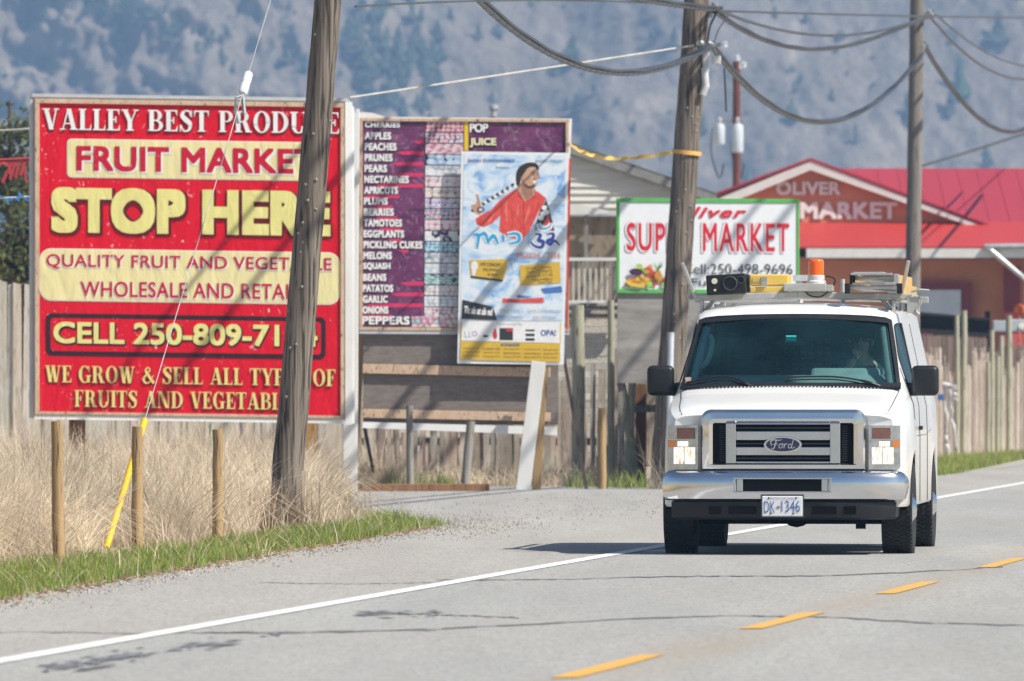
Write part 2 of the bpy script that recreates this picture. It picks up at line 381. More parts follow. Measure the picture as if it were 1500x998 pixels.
M_yel = mat('road_paint_yellow', (0.66, 0.36, 0.06), 0.75, var=0.2, scale=16, dirt=(0.36, 0.29, 0.19))
M_wire_shadow = mat('painted_wire_shadow', (0.15, 0.15, 0.155), 0.75, var=0.3, scale=5)

sheet('ground', [(-800, -80), (800, -80), (800, 2640), (-800, 2640)], 0.0, M_soil)
def edgeX(y): return float(np.interp(y, [20, 63, 95.8, 153.8, 186, 235, 330, 700], [-6.6, -3.26, -0.73, 6.9, 9.7, 15, 26.5, 70]))
def whiteX(y): return -2.57 + (y-49.6)*0.109
ys = list(np.r_[np.linspace(18, 160, 143), np.linspace(162, 700, 40)])
def jit(y): return 0.05*(vnoise(np.array([y*1.7]), np.array([2.0]))[0]-0.5)*4
sh = [(edgeX(y)+jit(y), y) for y in ys] + [(whiteX(y), y) for y in reversed(ys)]
sheet('road_shoulder', sh, 0.010, M_shld)
sheet('road', [(whiteX(y), y) for y in ys] + [(whiteX(y)+9.6, y) for y in reversed(ys)], 0.010, M_lane)
sheet('driveway', [(-0.95, 94.6)] + [(edgeX(y)+0.15, y) for y in np.linspace(96, 134, 30)] + [(4.2, 136.2), (-2.2, 136.2), (-2.3, 127), (-1.95, 118), (-1.75, 108), (-1.2, 99)], 0.005, M_apron)
mb = MB()
for i in range(60):
    y0, y1 = 18+i*5, 23+i*5
    mb.add([(whiteX(y0)-.075, y0, .015), (whiteX(y0)+.075, y0, .015), (whiteX(y1)+.075, y1, .015), (whiteX(y1)-.075, y1, .015)], [(0, 1, 2, 3)])
tag(mb.build('road_edge_line', M_line), kind='structure')
mb = MB()
for k in range(-3, 16):
    y0 = 46.7+9.4*k; y1 = y0+4.1; X = lambda y: 0.24+(y-46.7)*0.1185
    a = [(X(y)+s*0.065+random.uniform(-.008, .008), y, .015) for s, y in ((-1, y0), (1, y0+.1), (1, (y0+y1)/2), (1, y1), (-1, y1-.1), (-1, (y0+y1)/2))]
    mb.add(a, [tuple(range(6))])
tag(mb.build('road_centre_line', M_yel), kind='structure')
# cable shadows painted on the lane: thin dark lines and streaks
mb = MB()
def dark_line(pts, wpx):
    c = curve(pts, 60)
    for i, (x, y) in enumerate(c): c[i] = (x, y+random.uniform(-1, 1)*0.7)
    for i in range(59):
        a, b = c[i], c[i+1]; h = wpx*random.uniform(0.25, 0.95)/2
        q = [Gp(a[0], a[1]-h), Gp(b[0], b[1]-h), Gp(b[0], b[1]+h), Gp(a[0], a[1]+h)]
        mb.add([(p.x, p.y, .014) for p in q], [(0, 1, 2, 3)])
dark_line([(-60, 955), (0, 931), (200, 931), (420, 929), (640, 926)], .9)
dark_line([(380, 856), (520, 858), (660, 855)], .7)
dark_line([(640, 852), (800, 852), (1000, 847), (1240, 845), (1470, 833)], 1.3)
dark_line([(300, 930), (480, 930), (690, 922), (1000, 907), (1200, 907), (1350, 915), (1560, 921)], 1.6)
dark_line([(540, 899), (610, 903), (680, 905), (760, 908)], 1.5)
tag(mb.build('wire_shadow_line', M_wire_shadow), kind='structure')
mb = MB()
for k in range(70):
    t_ = random.random(); x = 60+t_*290+random.gauss(0, 10); y = 984-t_*42+random.gauss(0, 4.5)
    l = random.uniform(12, 55)*(1-0.4*abs(t_-.4)); h = random.uniform(0.8, 3.2)*(1-0.7*t_)
    q = [(x-l/2, y+l*.07), (x-l*.1, y-h/2), (x+l/2, y-l*.07), (x+l*.1, y+h/2)]
    q = [Gp(*p) for p in q]; mb.add([(p.x, p.y, .0145+k*.00008) for p in q], [(0, 1, 2, 3)])
for k in range(34):
    x = random.uniform(530, 650); y = 903+random.gauss(0, 2.6); l = random.uniform(8, 40); h = random.uniform(.6, 1.6)
    q = [Gp(x-l/2, y), Gp(x, y-h/2), Gp(x+l/2, y+.5), Gp(x, y+h/2)]; mb.add([(p.x, p.y, .0145+k*.00008) for p in q], [(0, 1, 2, 3)])
for k in range(16):
    x = 402+random.gauss(0, 14); y = 932+random.gauss(0, 1.6); l = random.uniform(6, 24); h = random.uniform(.6, 1.6)
    q = [Gp(x-l/2, y), Gp(x, y-h/2), Gp(x+l/2, y-.5), Gp(x, y+h/2)]; mb.add([(p.x, p.y, .0145+k*.00008) for p in q], [(0, 1, 2, 3)])
tag(mb.build('shadow_streak', mat('painted_shadow_streak', (0.20, 0.205, 0.215), 0.75, var=0.3, scale=5)), kind='structure')
# loose stones along the ragged asphalt edge and on the driveway
mb = MB()
def stone(x, y, r, c):
    z = 0.012
    p = [(x-r, y, z), (x, y-r*1.1, z), (x+r, y, z), (x, y+r, z), (x+random.uniform(-.3, .3)*r, y, z+r*random.uniform(.6, 1.1))]
    mb.add(p, [(0, 1, 4), (1, 2, 4), (2, 3, 4), (3, 0, 4)], c)
for k in range(2300):
    y = random.uniform(50, 97); x = edgeX(y)+random.gauss(-0.02, 0.16)+abs(random.gauss(0, .12)); g = random.uniform(.6, 1.35)
    stone(x, y, random.uniform(.005, .016), (g, g*.98, g*.94))
for k in range(1500):
    px = random.gauss(650, 75); py = random.gauss(772, 8); 
    if py < 752 or px < 520: continue
    q = Gp(px, py); g = random.uniform(.55, 1.4); stone(q.x, q.y, random.uniform(.005, .016), (g, g*.97, g*.92))
for k in range(900):
    q = Gp(random.uniform(540, 980), random.uniform(722, 762)); g = random.uniform(.5, 1.4); stone(q.x, q.y, random.uniform(.006, .016), (g, g, g*.96))
tag(mb.build('gravel', mat('stones', (0.30, 0.285, 0.26), 0.9, var=0.2, scale=20, tone=True)), kind='stuff')

# mountain: a craggy slope that climbs from the valley floor
def mountain():
    xs = np.r_[np.linspace(-620, -160, 90), np.linspace(-158, 158, 420), np.linspace(162, 620, 90)]
    zs = np.r_[np.linspace(-2, 96, 190), np.linspace(98, 230, 50)]
    X, Z = np.meshgrid(xs, zs)
    big = fbm(X/46+3, Z/40, 3, 2)
    ridge = 1-np.abs(2*fbm(X/17+0.35*Z/17, Z/26, 4, 5)-1)
    bil = np.abs(2*fbm(X/9, Z/11, 4, 9)-1)
    fine = fbm(X/3.2, Z/3.6, 4, 21)
    left = np.clip((-10-X)/70, 0.16, 1)               # the left shoulder is bare crag, the right is smoother scree
    D = 34*(big-.5) + left*(20*(ridge-.5) - 14*bil) + 5*(fine-.5)*(0.5+left)
    Y = 2150 + Z*1.35 - D
    Z2 = Z + 0.25*D*(Z > 2)
    n, k = X.shape
    V = np.c_[X.ravel(), Y.ravel(), Z2.ravel()]
    mb = MB(); mb.v = V.tolist()
    mb.f = [(i*k+j, i*k+j+1, (i+1)*k+j+1, (i+1)*k+j) for i in range(n-1) for j in range(k-1)]
    m, t, p = nodes('mountain_rock')
    rock = ramp(t, noise(t, 0.10, 7, 0.6, (1, 0.4, 0.6)), [(0.25, (0.14, 0.11, 0.085)), (0.5, (0.26, 0.21, 0.165)), (0.75, (0.42, 0.34, 0.27))])
    scrub = ramp(t, noise(t, 0.14, 6, 0.62), [(0.3, (0.16, 0.13, 0.095)), (0.7, (0.28, 0.225, 0.17))])
    out = mixc(t, ramp(t, noise(t, 0.035, 6, 0.6), [(0.32, 0.15), (0.68, 0.85)]), rock, scrub); out = mixc(t, 1.0, out, ramp(t, noise(t, 0.9, 4, 0.7, (1, 0.5, 0.6)), [(0.3, 0.7), (0.7, 1.25)]), 'MULTIPLY')
    slide = ramp(t, noise(t, 0.06, 5, 0.65, (1, 0.3, 0.35), dist=1.5), [(0.57, 0.0), (0.70, 0.8)])
    out = mixc(t, slide, out, (0.44, 0.365, 0.29))
    link(t, out, p.inputs['Base Color']); p.inputs['Roughness'].default_value = 0.95; bump(t, p, noise(t, 0.32, 8, 0.68, (1, 0.6, 0.8)), 1.0, 2.4)
    o = mb.build('mountain', m, smooth=180); tag(o, kind='structure')
    return xs, zs, Y, Z2
mx, mz, mY, mZ = mountain()
def on_mtn(x, z):
    j = int(np.clip(np.searchsorted(mx, x), 0, len(mx)-1)); i = int(np.clip(np.searchsorted(mz, z), 0, len(mz)-1))
    return Vector((x, mY[i, j], mZ[i, j]))
mb = MB()
def far_tree(p, h, r, c):
    lay = 6
    lean = random.uniform(-.12, .12); fat = random.uniform(.6, 1.0)
    for k in range(lay):
        z0 = h*(0.08+0.8*k/lay); z1 = min(h, z0+h*0.34); rr_ = r*(1-(k/lay)**fat*0.8)*random.uniform(.7, 1.2); vv = []; n = 9
        for i in range(n):
            a = 2*math.pi*i/n+k; q = rr_*random.uniform(.4, 1.25); vv.append((p.x+lean*z0+q*math.cos(a), p.y+q*math.sin(a), p.z+z0+random.uniform(-.05, .05)*h))
        vv.append((p.x+lean*z1, p.y, p.z+z1)); mb.add(vv, [(i, (i+1) % n, n) for i in range(n)], c)
def mpx(px, py):                                        # where a photo pixel meets the slope, roughly
    x = (px-CX)/F*2200; z = CH+(HY-py)/F*2200; return on_mtn(x, z)
for px, py, hp in [(838, 78, 56), (990, 74, 40), (832, 150, 26), (872, 140, 22), (1240, 52, 18), (1420, 138, 80), (1400, 170, 60), (1480, 60, 60), (1180, 122, 22), (1340, 180, 56),
                   (560, 70, 44), (540, 118, 50), (585, 112, 60), (600, 60, 40), (520, 92, 60), (622, 150, 34), (700, 44, 34), (720, 130, 26), (960, 60, 30), (1030, 190, 40), (1450, 250, 40), (1225, 150, 24),
                   (45, 20, 30), (150, 40, 34), (160, 60, 36), (205, 70, 30), (320, 110, 30), (325, 60, 26), (430, 90, 32), (440, 110, 36), (860, 200, 30), (930, 190, 22)]:
    far_tree(mpx(px, py), hp/7.5, hp/7.5*random.uniform(.26, .42), tuple(random.uniform(.8, 1.2)*q for q in (1, 1, 1)))
for k in range(95):                                     # a dense dark stand between the two tall poles' tops
    px, py = random.gauss(570, 42), random.gauss(85, 48); hp = random.uniform(18, 42); far_tree(mpx(px, py), hp/7, hp/7*random.uniform(.3, .5), (.9, 1, 1))
for k in range(40):
    t_ = random.random(); far_tree(mpx(120+t_*190+random.gauss(0, 10), 10+t_*70+random.gauss(0, 9)), random.uniform(2, 4.5), random.uniform(.9, 1.7), (.9, 1, 1))
cnt = 0
for k in range(1500):                                   # low scrub between the trees
    x, z = random.uniform(-240, 240), random.uniform(1, 150)
    if fbm(np.array([x/18.0]), np.array([z/26.0]), 3, 77)[0] < 0.47: continue
    h = random.uniform(.5, 1.8); g = random.uniform(1.0, 2.4); far_tree(on_mtn(x, z), h, h*random.uniform(.5, .9), (g*1.2, g*1.1, g*.9))
while cnt < 420:
    x, z = random.uniform(-330, 330), random.uniform(3, 215)
    if fbm(np.array([x/30.0]), np.array([z/22.0]), 3, 40)[0] < 0.53: continue
    cnt += 1; h = random.uniform(2.2, 6.0); g = random.uniform(.7, 1.3); far_tree(on_mtn(x, z), h, h*random.uniform(.26, .5), (g, g, g))
tag(mb.build('mountain_forest', mat('far_conifer', (0.055, 0.07, 0.04), 0.9, var=0.3, scale=0.5, tone=True)), kind='stuff')
# the air between here and the mountain
mb = MB(); mb.box((0, 1290, 123.5), (1640, 2760, 249))
hm = bpy.data.materials.new('haze'); hm.use_nodes = True; t = hm.node_tree; t.nodes.remove(t.nodes['Principled BSDF'])
pv = t.nodes.new('ShaderNodeVolumePrincipled'); pv.inputs['Color'].default_value = (0.34, 0.565, 0.90, 1); pv.inputs['Density'].default_value = HAZE = 0.00032
link(t, pv.outputs[0], t.nodes['Material Output'].inputs['Volume'])
tag(mb.build('haze', hm), kind='stuff')

# ------------------------------------------------------------------ slab fences
M_slab = wood('slab_wood', (0.66, 0.61, 0.54), (0.42, 0.36, 0.31), scale=2, zs=0.09, tone=True, lichen=(0.60, 0.59, 0.55), ck=.5)
M_red_slab = wood('bark_slab_wood', (0.50, 0.43, 0.365), (0.26, 0.20, 0.165), scale=2, zs=0.09, tone=True, lichen=(0.55, 0.53, 0.47), ck=.45)
M_white_board = wood('whitewashed_board', (0.68, 0.65, 0.60), (0.50, 0.46, 0.41), scale=2, zs=1, tone=True, ck=.7)
M_post_green = wood('treated_post_green', (0.44, 0.43, 0.33), (0.28, 0.27, 0.20), scale=2, zs=0.08)
M_post_tan = wood('treated_post_tan', (0.44, 0.31, 0.16), (0.27, 0.175, 0.085), scale=2, zs=0.06, bmp=0.35)
M_post_grey = wood('weathered_post_grey', (0.33, 0.31, 0.28), (0.15, 0.135, 0.12), scale=2, zs=0.08)
M_plank_dark = wood('dark_fence_plank', (0.25, 0.185, 0.155), (0.13, 0.09, 0.075), scale=2, zs=0.08, tone=True)
M_brown = wood('brown_plank', (0.27, 0.145, 0.075), (0.15, 0.075, 0.04), scale=2, zs=0.08)
def slabs(mb, a, b, hfun, wmin=.07, wmax=.15, lean=.03, thick=.03, z0=0.0, tone=(.7, 1.2), step=None):
    a, b = Vector((*a, 0)), Vector((*b, 0)); d = (b-a); Ln = d.length; d.normalize(); nrm = Vector((d.y, -d.x, 0)); s = 0
    while s < Ln:
        wd = random.uniform(wmin, wmax); c = a+d*(s+wd/2)+nrm*random.uniform(-.02, .02); h = hfun(s/Ln)*random.uniform(.96, 1.03); g = random.uniform(*tone)
        l = random.gauss(0, lean); top = c+Vector((0, 0, h))+d*l*h*.3
        wt = wd*random.uniform(.75, 1.0)
        pb = [c-d*wd/2, c+d*wd/2]; pt = [top-d*wt/2, top+d*wt/2]
        poly = [Vector((*pb[0].xy, z0)), Vector((*pb[1].xy, z0)), pt[1]+Vector((0, 0, random.uniform(-.04, .04))), pt[0]]
        mb.prism(poly, nrm*-thick, (g*random.uniform(.95, 1.06), g, g*random.uniform(.93, 1.03)))
        s += wd*(step or random.uniform(.98, 1.06))
def P2(px, d): return ((px-CX)/F*d, d)
f1 = thing('slab_fence', 'tall grey slab wood fence behind the red billboard and dry grass', 'fence', (*P2(200, 139), 0))
mb = MB(); slabs(mb, P2(-140, 139), P2(512, 139), lambda t: 2.80+0.05*math.sin(t*9), tone=(.84, 1.1), step=.9, lean=.015); mb.build('board', M_slab, f1)
mb = MB(); mb.bar((*P2(-140, 139.1), 2.2), (*P2(512, 139.1), 2.2), .05, .1); mb.bar((*P2(-140, 139.1), .8), (*P2(512, 139.1), .8), .05, .1); mb.build('rail', M_post_grey, f1)
f2 = thing('slab_fence', 'low ragged reddish slab fence below the purple price board', 'fence', (*P2(700, 137.5), 0))
mb = MB(); slabs(mb, P2(505, 137.5), P2(905, 137.5), lambda t: 1.0+.9*max(0, t-.55)/.45+.25*math.sin(t*17)+random.uniform(-.2, .3), .06, .13, .07); mb.build('board', M_red_slab, f2)
mb = MB(); mb.bar((*P2(505, 137.7), .6), (*P2(905, 137.7), .6), .05, .1); mb.build('rail', M_post_grey, f2)
f3 = thing('plank_wall', 'whitewashed wall of horizontal boards with a log rail on top, between the price board and the fruit sign', 'plank wall', (*P2(800, 140.5), 0))
mb = MB()
for i in range(22):
    z = .02+i*.105
    for q in range(6):
        x0 = 500+q*70; g = random.uniform(.82, 1.12); a, b = P2(x0, 140.5), P2(x0+69.5, 140.5)
        mb.box(((a[0]+b[0])/2, 140.5+random.uniform(-.006, .006), z+.05), (b[0]-a[0], .03, .099), None, (g, g*.99, g*.96))
mb.build('board', M_white_board, f3)
mb = MB()
mb.tube([(*P2(490, 140.3), 2.38), (*P2(920, 140.3), 2.40)], .055, 8); mb.tube([(*P2(490, 140.3), 2.52), (*P2(920, 140.3), 2.51)], .04, 8); mb.build('log_rail', M_post_grey, f3, smooth=40)
# the long fence that follows the road on the right
A_, B_ = Vector((2.0, 134.5, 0)), Vector((13.5, 224.5, 0))
def onf(px, off=0):                                    # the point of the fence line (moved off metres away from the road) seen at a photo column
    k = (px-CX)/F; D = B_-A_; n = Vector((-D.y, D.x, 0)).normalized(); A = A_+n*off; s = (k*A.y-A.x)/(D.x-k*D.y); return A+D*s
f4 = thing('slab_fence', 'weathered brown slab fence running beside the road, right of the white van', 'fence', onf(1400))
mb = MB(); p0, p1 = onf(962), onf(1620)
slabs(mb, p0.xy, p1.xy, lambda t: 1.35+.5*abs(math.sin(t*23))+.3*random.random(), .12, .3, .02, tone=(.75, 1.25)); mb.build('board', M_red_slab, f4)
f5 = thing('lattice_fence', 'dark brown panel fence with diagonal lattice along its top, in front of the orange market', 'fence', onf(1390, .35))
a, b = onf(1260, .45), onf(1446, .45); dd = (b-a).normalized()
mb = MB(); slabs(mb, a.xy, b.xy, lambda t: 2.35, .14, .16, .0, .025, 0, (.75, 1.25), 1.03); mb.build('board', M_plank_dark, f5)
mb = MB(); Ln = (b-a).length; nn = Vector((dd.y, -dd.x, 0))
for k in range(int(Ln/.16)):
    s = k*.16
    mb.bar(a+dd*s+Vector((0, 0, 2.42)), a+dd*min(Ln, s+.28)+Vector((0, 0, 2.66)), .012, .04, nn)
    mb.bar(a+dd*min(Ln, s+.28)+Vector((0, 0, 2.42))+nn*.014, a+dd*s+Vector((0, 0, 2.66))+nn*.014, .012, .04, nn)
mb.build('lattice', M_plank_dark, f5)
mb = MB(); mb.bar(a+Vector((0, 0, 2.38)), b+Vector((0, 0, 2.38)), .07, .06); mb.bar(a+Vector((0, 0, 2.69)), b+Vector((0, 0, 2.69)), .07, .05); mb.build('rail', M_plank_dark, f5)
mb = MB(); mb.bar(b+dd*.05, b+dd*.05+Vector((0, 0, 2.85)), .1, .1); mb.build('post', M_plank_dark, f5)
f6 = thing('panel_fence', 'dark brown fence panel beyond the tall posts at the right edge', 'fence', onf(1480, .4))
mb = MB(); a, b = onf(1462, .4), onf(1640, .4); slabs(mb, a.xy, b.xy, lambda t: 2.15, .14, .16, .0, .025, 0, (.7, 1.2), 1.04); mb.build('board', M_plank_dark, f6)

def log_post(name, label, base, top, r, m, cat='post', group=None, r1=None):
    mb = MB(); base, top = Vector(base), Vector(top); n = 7; pts = []; rs = []
    for i in range(n):
        t_ = i/(n-1); pts.append(base.lerp(top, t_)+Vector((random.uniform(-1, 1), random.uniform(-1, 1), 0))*r*.07); rs.append((r+((r1 or r*.93)-r)*t_)*random.uniform(.97, 1.03))
    mb.tube(pts, rs, 14); o = mb.build(name, m, smooth=50, base=base); return tag(o, label, cat, group)
for px, top, bot, wd, lab in [(1402, 462, 672, 8, 'tall slim pale post, leftmost of the pair against the lattice fence'), (1411, 455, 673, 10, 'tallest greenish fence post, touching the slim pale one by the lattice'),
                              (1447, 530, 668, 7, 'short thin post just right of the lattice fence end'), (1453, 484, 668, 8, 'greenish post right beside the short thin one'), (1461, 522, 668, 7, 'short grey post between two greenish posts'),
                              (1466, 492, 668, 8, 'slim post below the left grey meter box'), (1478, 462, 667, 10, 'straight pale post between the two grey meter boxes')]:
    p = onf(px, -.25); p = Vector((p.x, p.y, 0)); tp = Wp(px+random.uniform(-1, 1), top, p.y)
    log_post('fence_post', lab, p, tp, wd/2/F*p.y, M_post_green, 'post', 'posts along the roadside fence')
M_meter = mat('grey_enamel', (0.42, 0.46, 0.50), 0.45, var=0.15, scale=8)
for px, py, s, lab in [(1465, 478, 22, 'pale grey meter box on the fence posts, the left one of two'), (1492, 477, 24, 'pale grey meter box with a round glass, at the right edge')]:
    p = Wp(px, py, onf(px, .1).y-.5); mb = MB(); q = s/F*p.y; mb.box(p, (q, .12, q*.75)); o = mb.build('meter_box', M_meter, base=p, bevel=.02); tag(o, lab, 'meter box')
    if px > 1480:
        mb = MB(); mb.lathe([(0, .03), (.05, .03), (.06, 0)], p+Vector((.05, -.06, -.02)), (0, -1, 0), 16); mb.build('dial', mat('dial_glass', (.75, .72, .6), .2, var=.1), o)
M_white_cloth = mat('white_plastic_sheet', (0.50, 0.51, 0.52), 0.5, var=0.2, scale=9, bmp=.5)
p = onf(1392, -.35); sc = p.y/F
c0 = thing('plastic_sheeting', 'torn white plastic sheet with a blue patch caught on the fence beside the van', 'plastic sheet', (p.x, p.y, .6))
mb = MB()
for x0, y0, x1, y1, wd in [(1383, 565, 1388, 650, 9), (1390, 570, 1399, 655, 6), (1384, 564, 1400, 568, 10), (1398, 575, 1400, 590, 11), (1386, 640, 1389, 668, 10)]:
    n = 8; pts = [Wp(x0+(x1-x0)*i/n+random.uniform(-1.5, 1.5), y0+(y1-y0)*i/n, p.y+random.uniform(-.05, .05)) for i in range(n+1)]
    mb.tube(pts, [wd/2*sc*random.uniform(.35, 1.0) for _ in pts], 7)
mb.build('sheet', M_white_cloth, c0, smooth=60)
mb = MB(); mb.box(Wp(1378, 582, p.y-.1), (9*sc, .04, 9*sc)); mb.build('patch', mat('blue_tape', (.04, .12, .38), .5), c0, bevel=.01)
for px, top, bot, wd, m, lab, name in [(895, 440, 718, 11, M_post_green, 'tall thin greenish post left of the plywood under the fruit sign', 'fence_post'), (847, 447, 718, 20, M_post_green, 'thick pale green post in front of the whitewashed boards', 'fence_post'),
        (925, 556, 718, 12, M_post_green, 'short pale log leaning left, under the fruit sign', 'leaning_log'), (918, 560, 718, 14, M_post_green, 'thicker pale log leaning right, under the fruit sign', 'leaning_log'),
        (310, 622, 700, 9, mat('green_pipe', (.36, .46, .33), .5), 'thin pale green pipe post under the red billboard', 'pipe_post')]:
    d = 136.2 if px != 310 else 130; b0 = Wp(px+(16 if px == 918 else (-6 if px == 925 else 0)), HY+F*CH/d, d); log_post(name, lab, (b0.x, d, 0), Wp(px-(8 if px == 918 else -2 if px == 925 else 0), top, d), wd/2/F*d, m)
mb = MB(); d = 136.5; mb.bar((*P2(939, d), 0), (*P2(939, d), CH+(HY-563)/F*d), .15, .05, (0, 1, 0)); bp = tag(mb.build('plank_post', M_brown, base=(*P2(939, d), 0)), 'upright reddish brown plank between the leaning logs and the middle pole', 'plank')
mb = MB(); mb.bar(Wp(930, 599, d-.1), Wp(980, 598, d-.1), .05, .1); mb.build('crosspiece', M_post_grey, bp)

# ------------------------------------------------------------------ grey house and its deck
M_siding = mat('grey_siding', (0.56, 0.535, 0.485), 0.7, var=0.12, scale=2, stretch=(.3, 1, 3))
M_trimw = mat('white_trim', (0.66, 0.65, 0.62), 0.6, var=0.1)
M_shing = mat('grey_shingles', (0.13, 0.125, 0.125), 0.9, var=0.3, scale=9, bmp=.4)
M_ply = wood('plywood_brown', (0.31, 0.26, 0.20), (0.2, 0.16, 0.12), scale=1, zs=.2, bmp=.15)
hd = 168
def HZ(py, d=hd): return CH+(HY-py)/F*d
def HX(px, d=hd): return (px-CX)/F*d
h = thing('house', 'grey house with lapped siding and a shallow gable roof behind the price board', 'house', (HX(700), hd, 0))
pk, el, er = (HX(722), HZ(179)), HX(394), HX(1050); sl_ = (HZ(179)-HZ(292))/(er-pk[0])
mb = MB(); z = HZ(315)
while z < pk[1]-.08:
    half = (pk[1]-z-.1)/sl_; z2 = z+.125; x0, x1 = max(pk[0]-half, el+.5), min(pk[0]+half, er-.5)
    mb.add([(x0, hd-.03, z), (x1, hd-.03, z), (x1, hd+.012, z2), (x0, hd+.012, z2)], [(0, 1, 2, 3)]); mb.add([(x0, hd-.03, z), (x1, hd-.03, z), (x1, hd+.02, z), (x0, hd+.02, z)], [(0, 1, 2, 3)]); z += .12
mb.build('siding', M_siding, h)
mb = MB(); mb.box(((el+er)/2, hd+2.6, HZ(315)/2), (er-el-1.2, 5.0, HZ(315)-.05)); mb.build('wall', M_ply, h)
mb = MB()
for sx, ex in ((-1, el), (1, er)):
    ez = pk[1]-abs(ex-pk[0])*sl_
    mb.prism([(pk[0], hd-.12, pk[1]), (ex, hd-.12, ez), (ex, hd-.12, ez+.10), (pk[0], hd-.12, pk[1]+.10)], (0, 8, 0))
mb.build('roof', M_shing, h)
mb = MB()
for sx, ex in ((-1, el), (1, er)):
    ez = pk[1]-abs(ex-pk[0])*sl_; mb.prism([(pk[0], hd-.15, pk[1]-.08), (ex, hd-.15, ez-.08), (ex, hd-.15, ez+.06), (pk[0], hd-.15, pk[1]+.06)], (0, .028, 0))
mb.build('rake_board', mat('grey_fascia', (.24, .235, .23), .7), h)
mb = MB(); px_ = HX(723); mb.tube([(px_, hd+1, HZ(190)), (px_, hd+1, HZ(160))], .055, 14); mb.lathe([(.06, 0), (.085, .03), (.08, .09), (0, .11)], (px_, hd+1, HZ(160)), (0, 0, 1), 14); mb.build('vent_pipe', mat('galvanised', (.55, .56, .57), .4, .6), h, smooth=40)
mb = MB(); mb.prism([(HX(820), hd-.9, HZ(316)), (HX(870), hd-.9, HZ(316)), (HX(905), hd-.9, HZ(313)), (HX(850), hd-.9, HZ(302)), (HX(820), hd-.9, HZ(300))], (0, .8, 0)); mb.build('porch_fascia', M_trimw, h)
mb = MB(); mb.bar((HX(858), hd-.8, 0), (HX(858), hd-.8, HZ(314)), .07, .07); mb.build('porch_post', M_post_grey, h)
dk = thing('deck_railing', 'white topped deck railing with thin balusters above the whitewashed boards', 'railing', (HX(860, 150), 150, 0)); d = 150
mb = MB(); mb.box((HX(820, d), d, HZ(380, d)), (HX(908, d)-HX(730, d), .12, .05)); mb.box((HX(820, d), d, HZ(443, d)), (HX(908, d)-HX(730, d), .06, .06)); mb.build('rail', M_trimw, dk)
mb = MB()
for x in np.arange(732, 906, 8.3): mb.box((HX(x, d), d, HZ(412, d)), (.035, .035, .62))
tag(mb.build('baluster', mat('pale_baluster', (.52, .49, .43), .7, var=.15), dk))
mb = MB(); mb.box((HX(903, d), d, HZ(440, d)/2+.35), (.1, .1, HZ(375, d)-.1)); mb.box((HX(735, d), d, HZ(440, d)/2+.35), (.1, .1, HZ(375, d)-.1)); mb.build('post', M_post_grey, dk)
mb = MB(); mb.box((HX(820, d), d+1.2, HZ(450, d)), (HX(908, d)-HX(730, d), 2.4, .1)); mb.build('deck_floor', M_ply, dk)

# ------------------------------------------------------------------ the orange market with its red metal roof
bd = 216
BX = lambda px, d=bd: (px-CX)/F*d
BZ = lambda py, d=bd: CH+(HY-py)/F*d
M_salmon = mat('salmon_stucco', (0.62, 0.255, 0.14), 0.8, var=0.12, scale=2, bmp=.15)
M_redroof = mat('red_metal_roof', (0.35, 0.028, 0.045), 0.55, var=0.08, scale=.6, stretch=(3, .3, .3))
M_maroon = mat('maroon_paint', (0.20, 0.03, 0.04), 0.6, var=0.12)
M_pinkred = mat('faded_red_paint', (0.52, 0.12, 0.13), 0.6, var=0.12)
M_signw = mat('sign_letter_white', (0.78, 0.77, 0.74), 0.6, var=0.1)
mk = thing('market_building', 'orange walled market with a red metal roof and white gable letters', 'market building', (BX(1300), bd, 0))
xl, xr = BX(1180), BX(1760); ze, zr = BZ(364), BZ(247, bd+9); yr = bd+9
sl_ = (zr-ze)/(yr-(bd-.6))
mb = MB(); mb.box(((BX(1062)+xr)/2, bd+8, (ze-.2)/2), (xr-BX(1062)-.8, 15.6, ze-.2)); mb.build('wall', M_salmon, mk)
mb = MB(); yf = bd-.6
mb.prism([(xl, yf, ze), (xl, yr, zr), (xl, yr*2-yf, ze)], (xr-xl, 0, 0))
for k in range(int((xr-xl)/.45)):
    x = xl+k*.45+.1; mb.bar((x, yf, ze+.004), (x, yr, zr+.002), .02, .016)
mb.build('roof', M_redroof, mk)
mb = MB(); mb.box(((xl+xr)/2, yf-.02, ze-.10), (xr-xl, .05, .23)); mb.build('fascia', M_trimw, mk)
mb = MB(); mb.box(((xl+xr)/2, bd-.25, ze-.225), (xr-xl-.1, .66, .03)); mb.build('soffit', mat('soffit_dark_red', (.22, .07, .05), .8), mk)  # soffit in one even dark red-brown
# the steeper-looking lower roof band in a warmer, brighter red, laid on the slope below the gable
ub = BZ(326, bd+1.2); yb = yf+(ub-ze)/sl_; mb = MB(); ups = Vector((0, -.02, .03))
mb.prism([Vector((BX(1100), yf-.03, ze))+ups, Vector((xr, yf-.03, ze))+ups, Vector((BX(1640), yb, ub))+ups, Vector((BX(1436), yb, ub))+ups, Vector((BX(1100), yb, ub))+ups], (0, 0, -.035))
mb.build('roof_band', mat('bright_red_metal', (.43, .036, .030), .5, var=.08, scale=.6, stretch=(3, .3, .3)), mk)
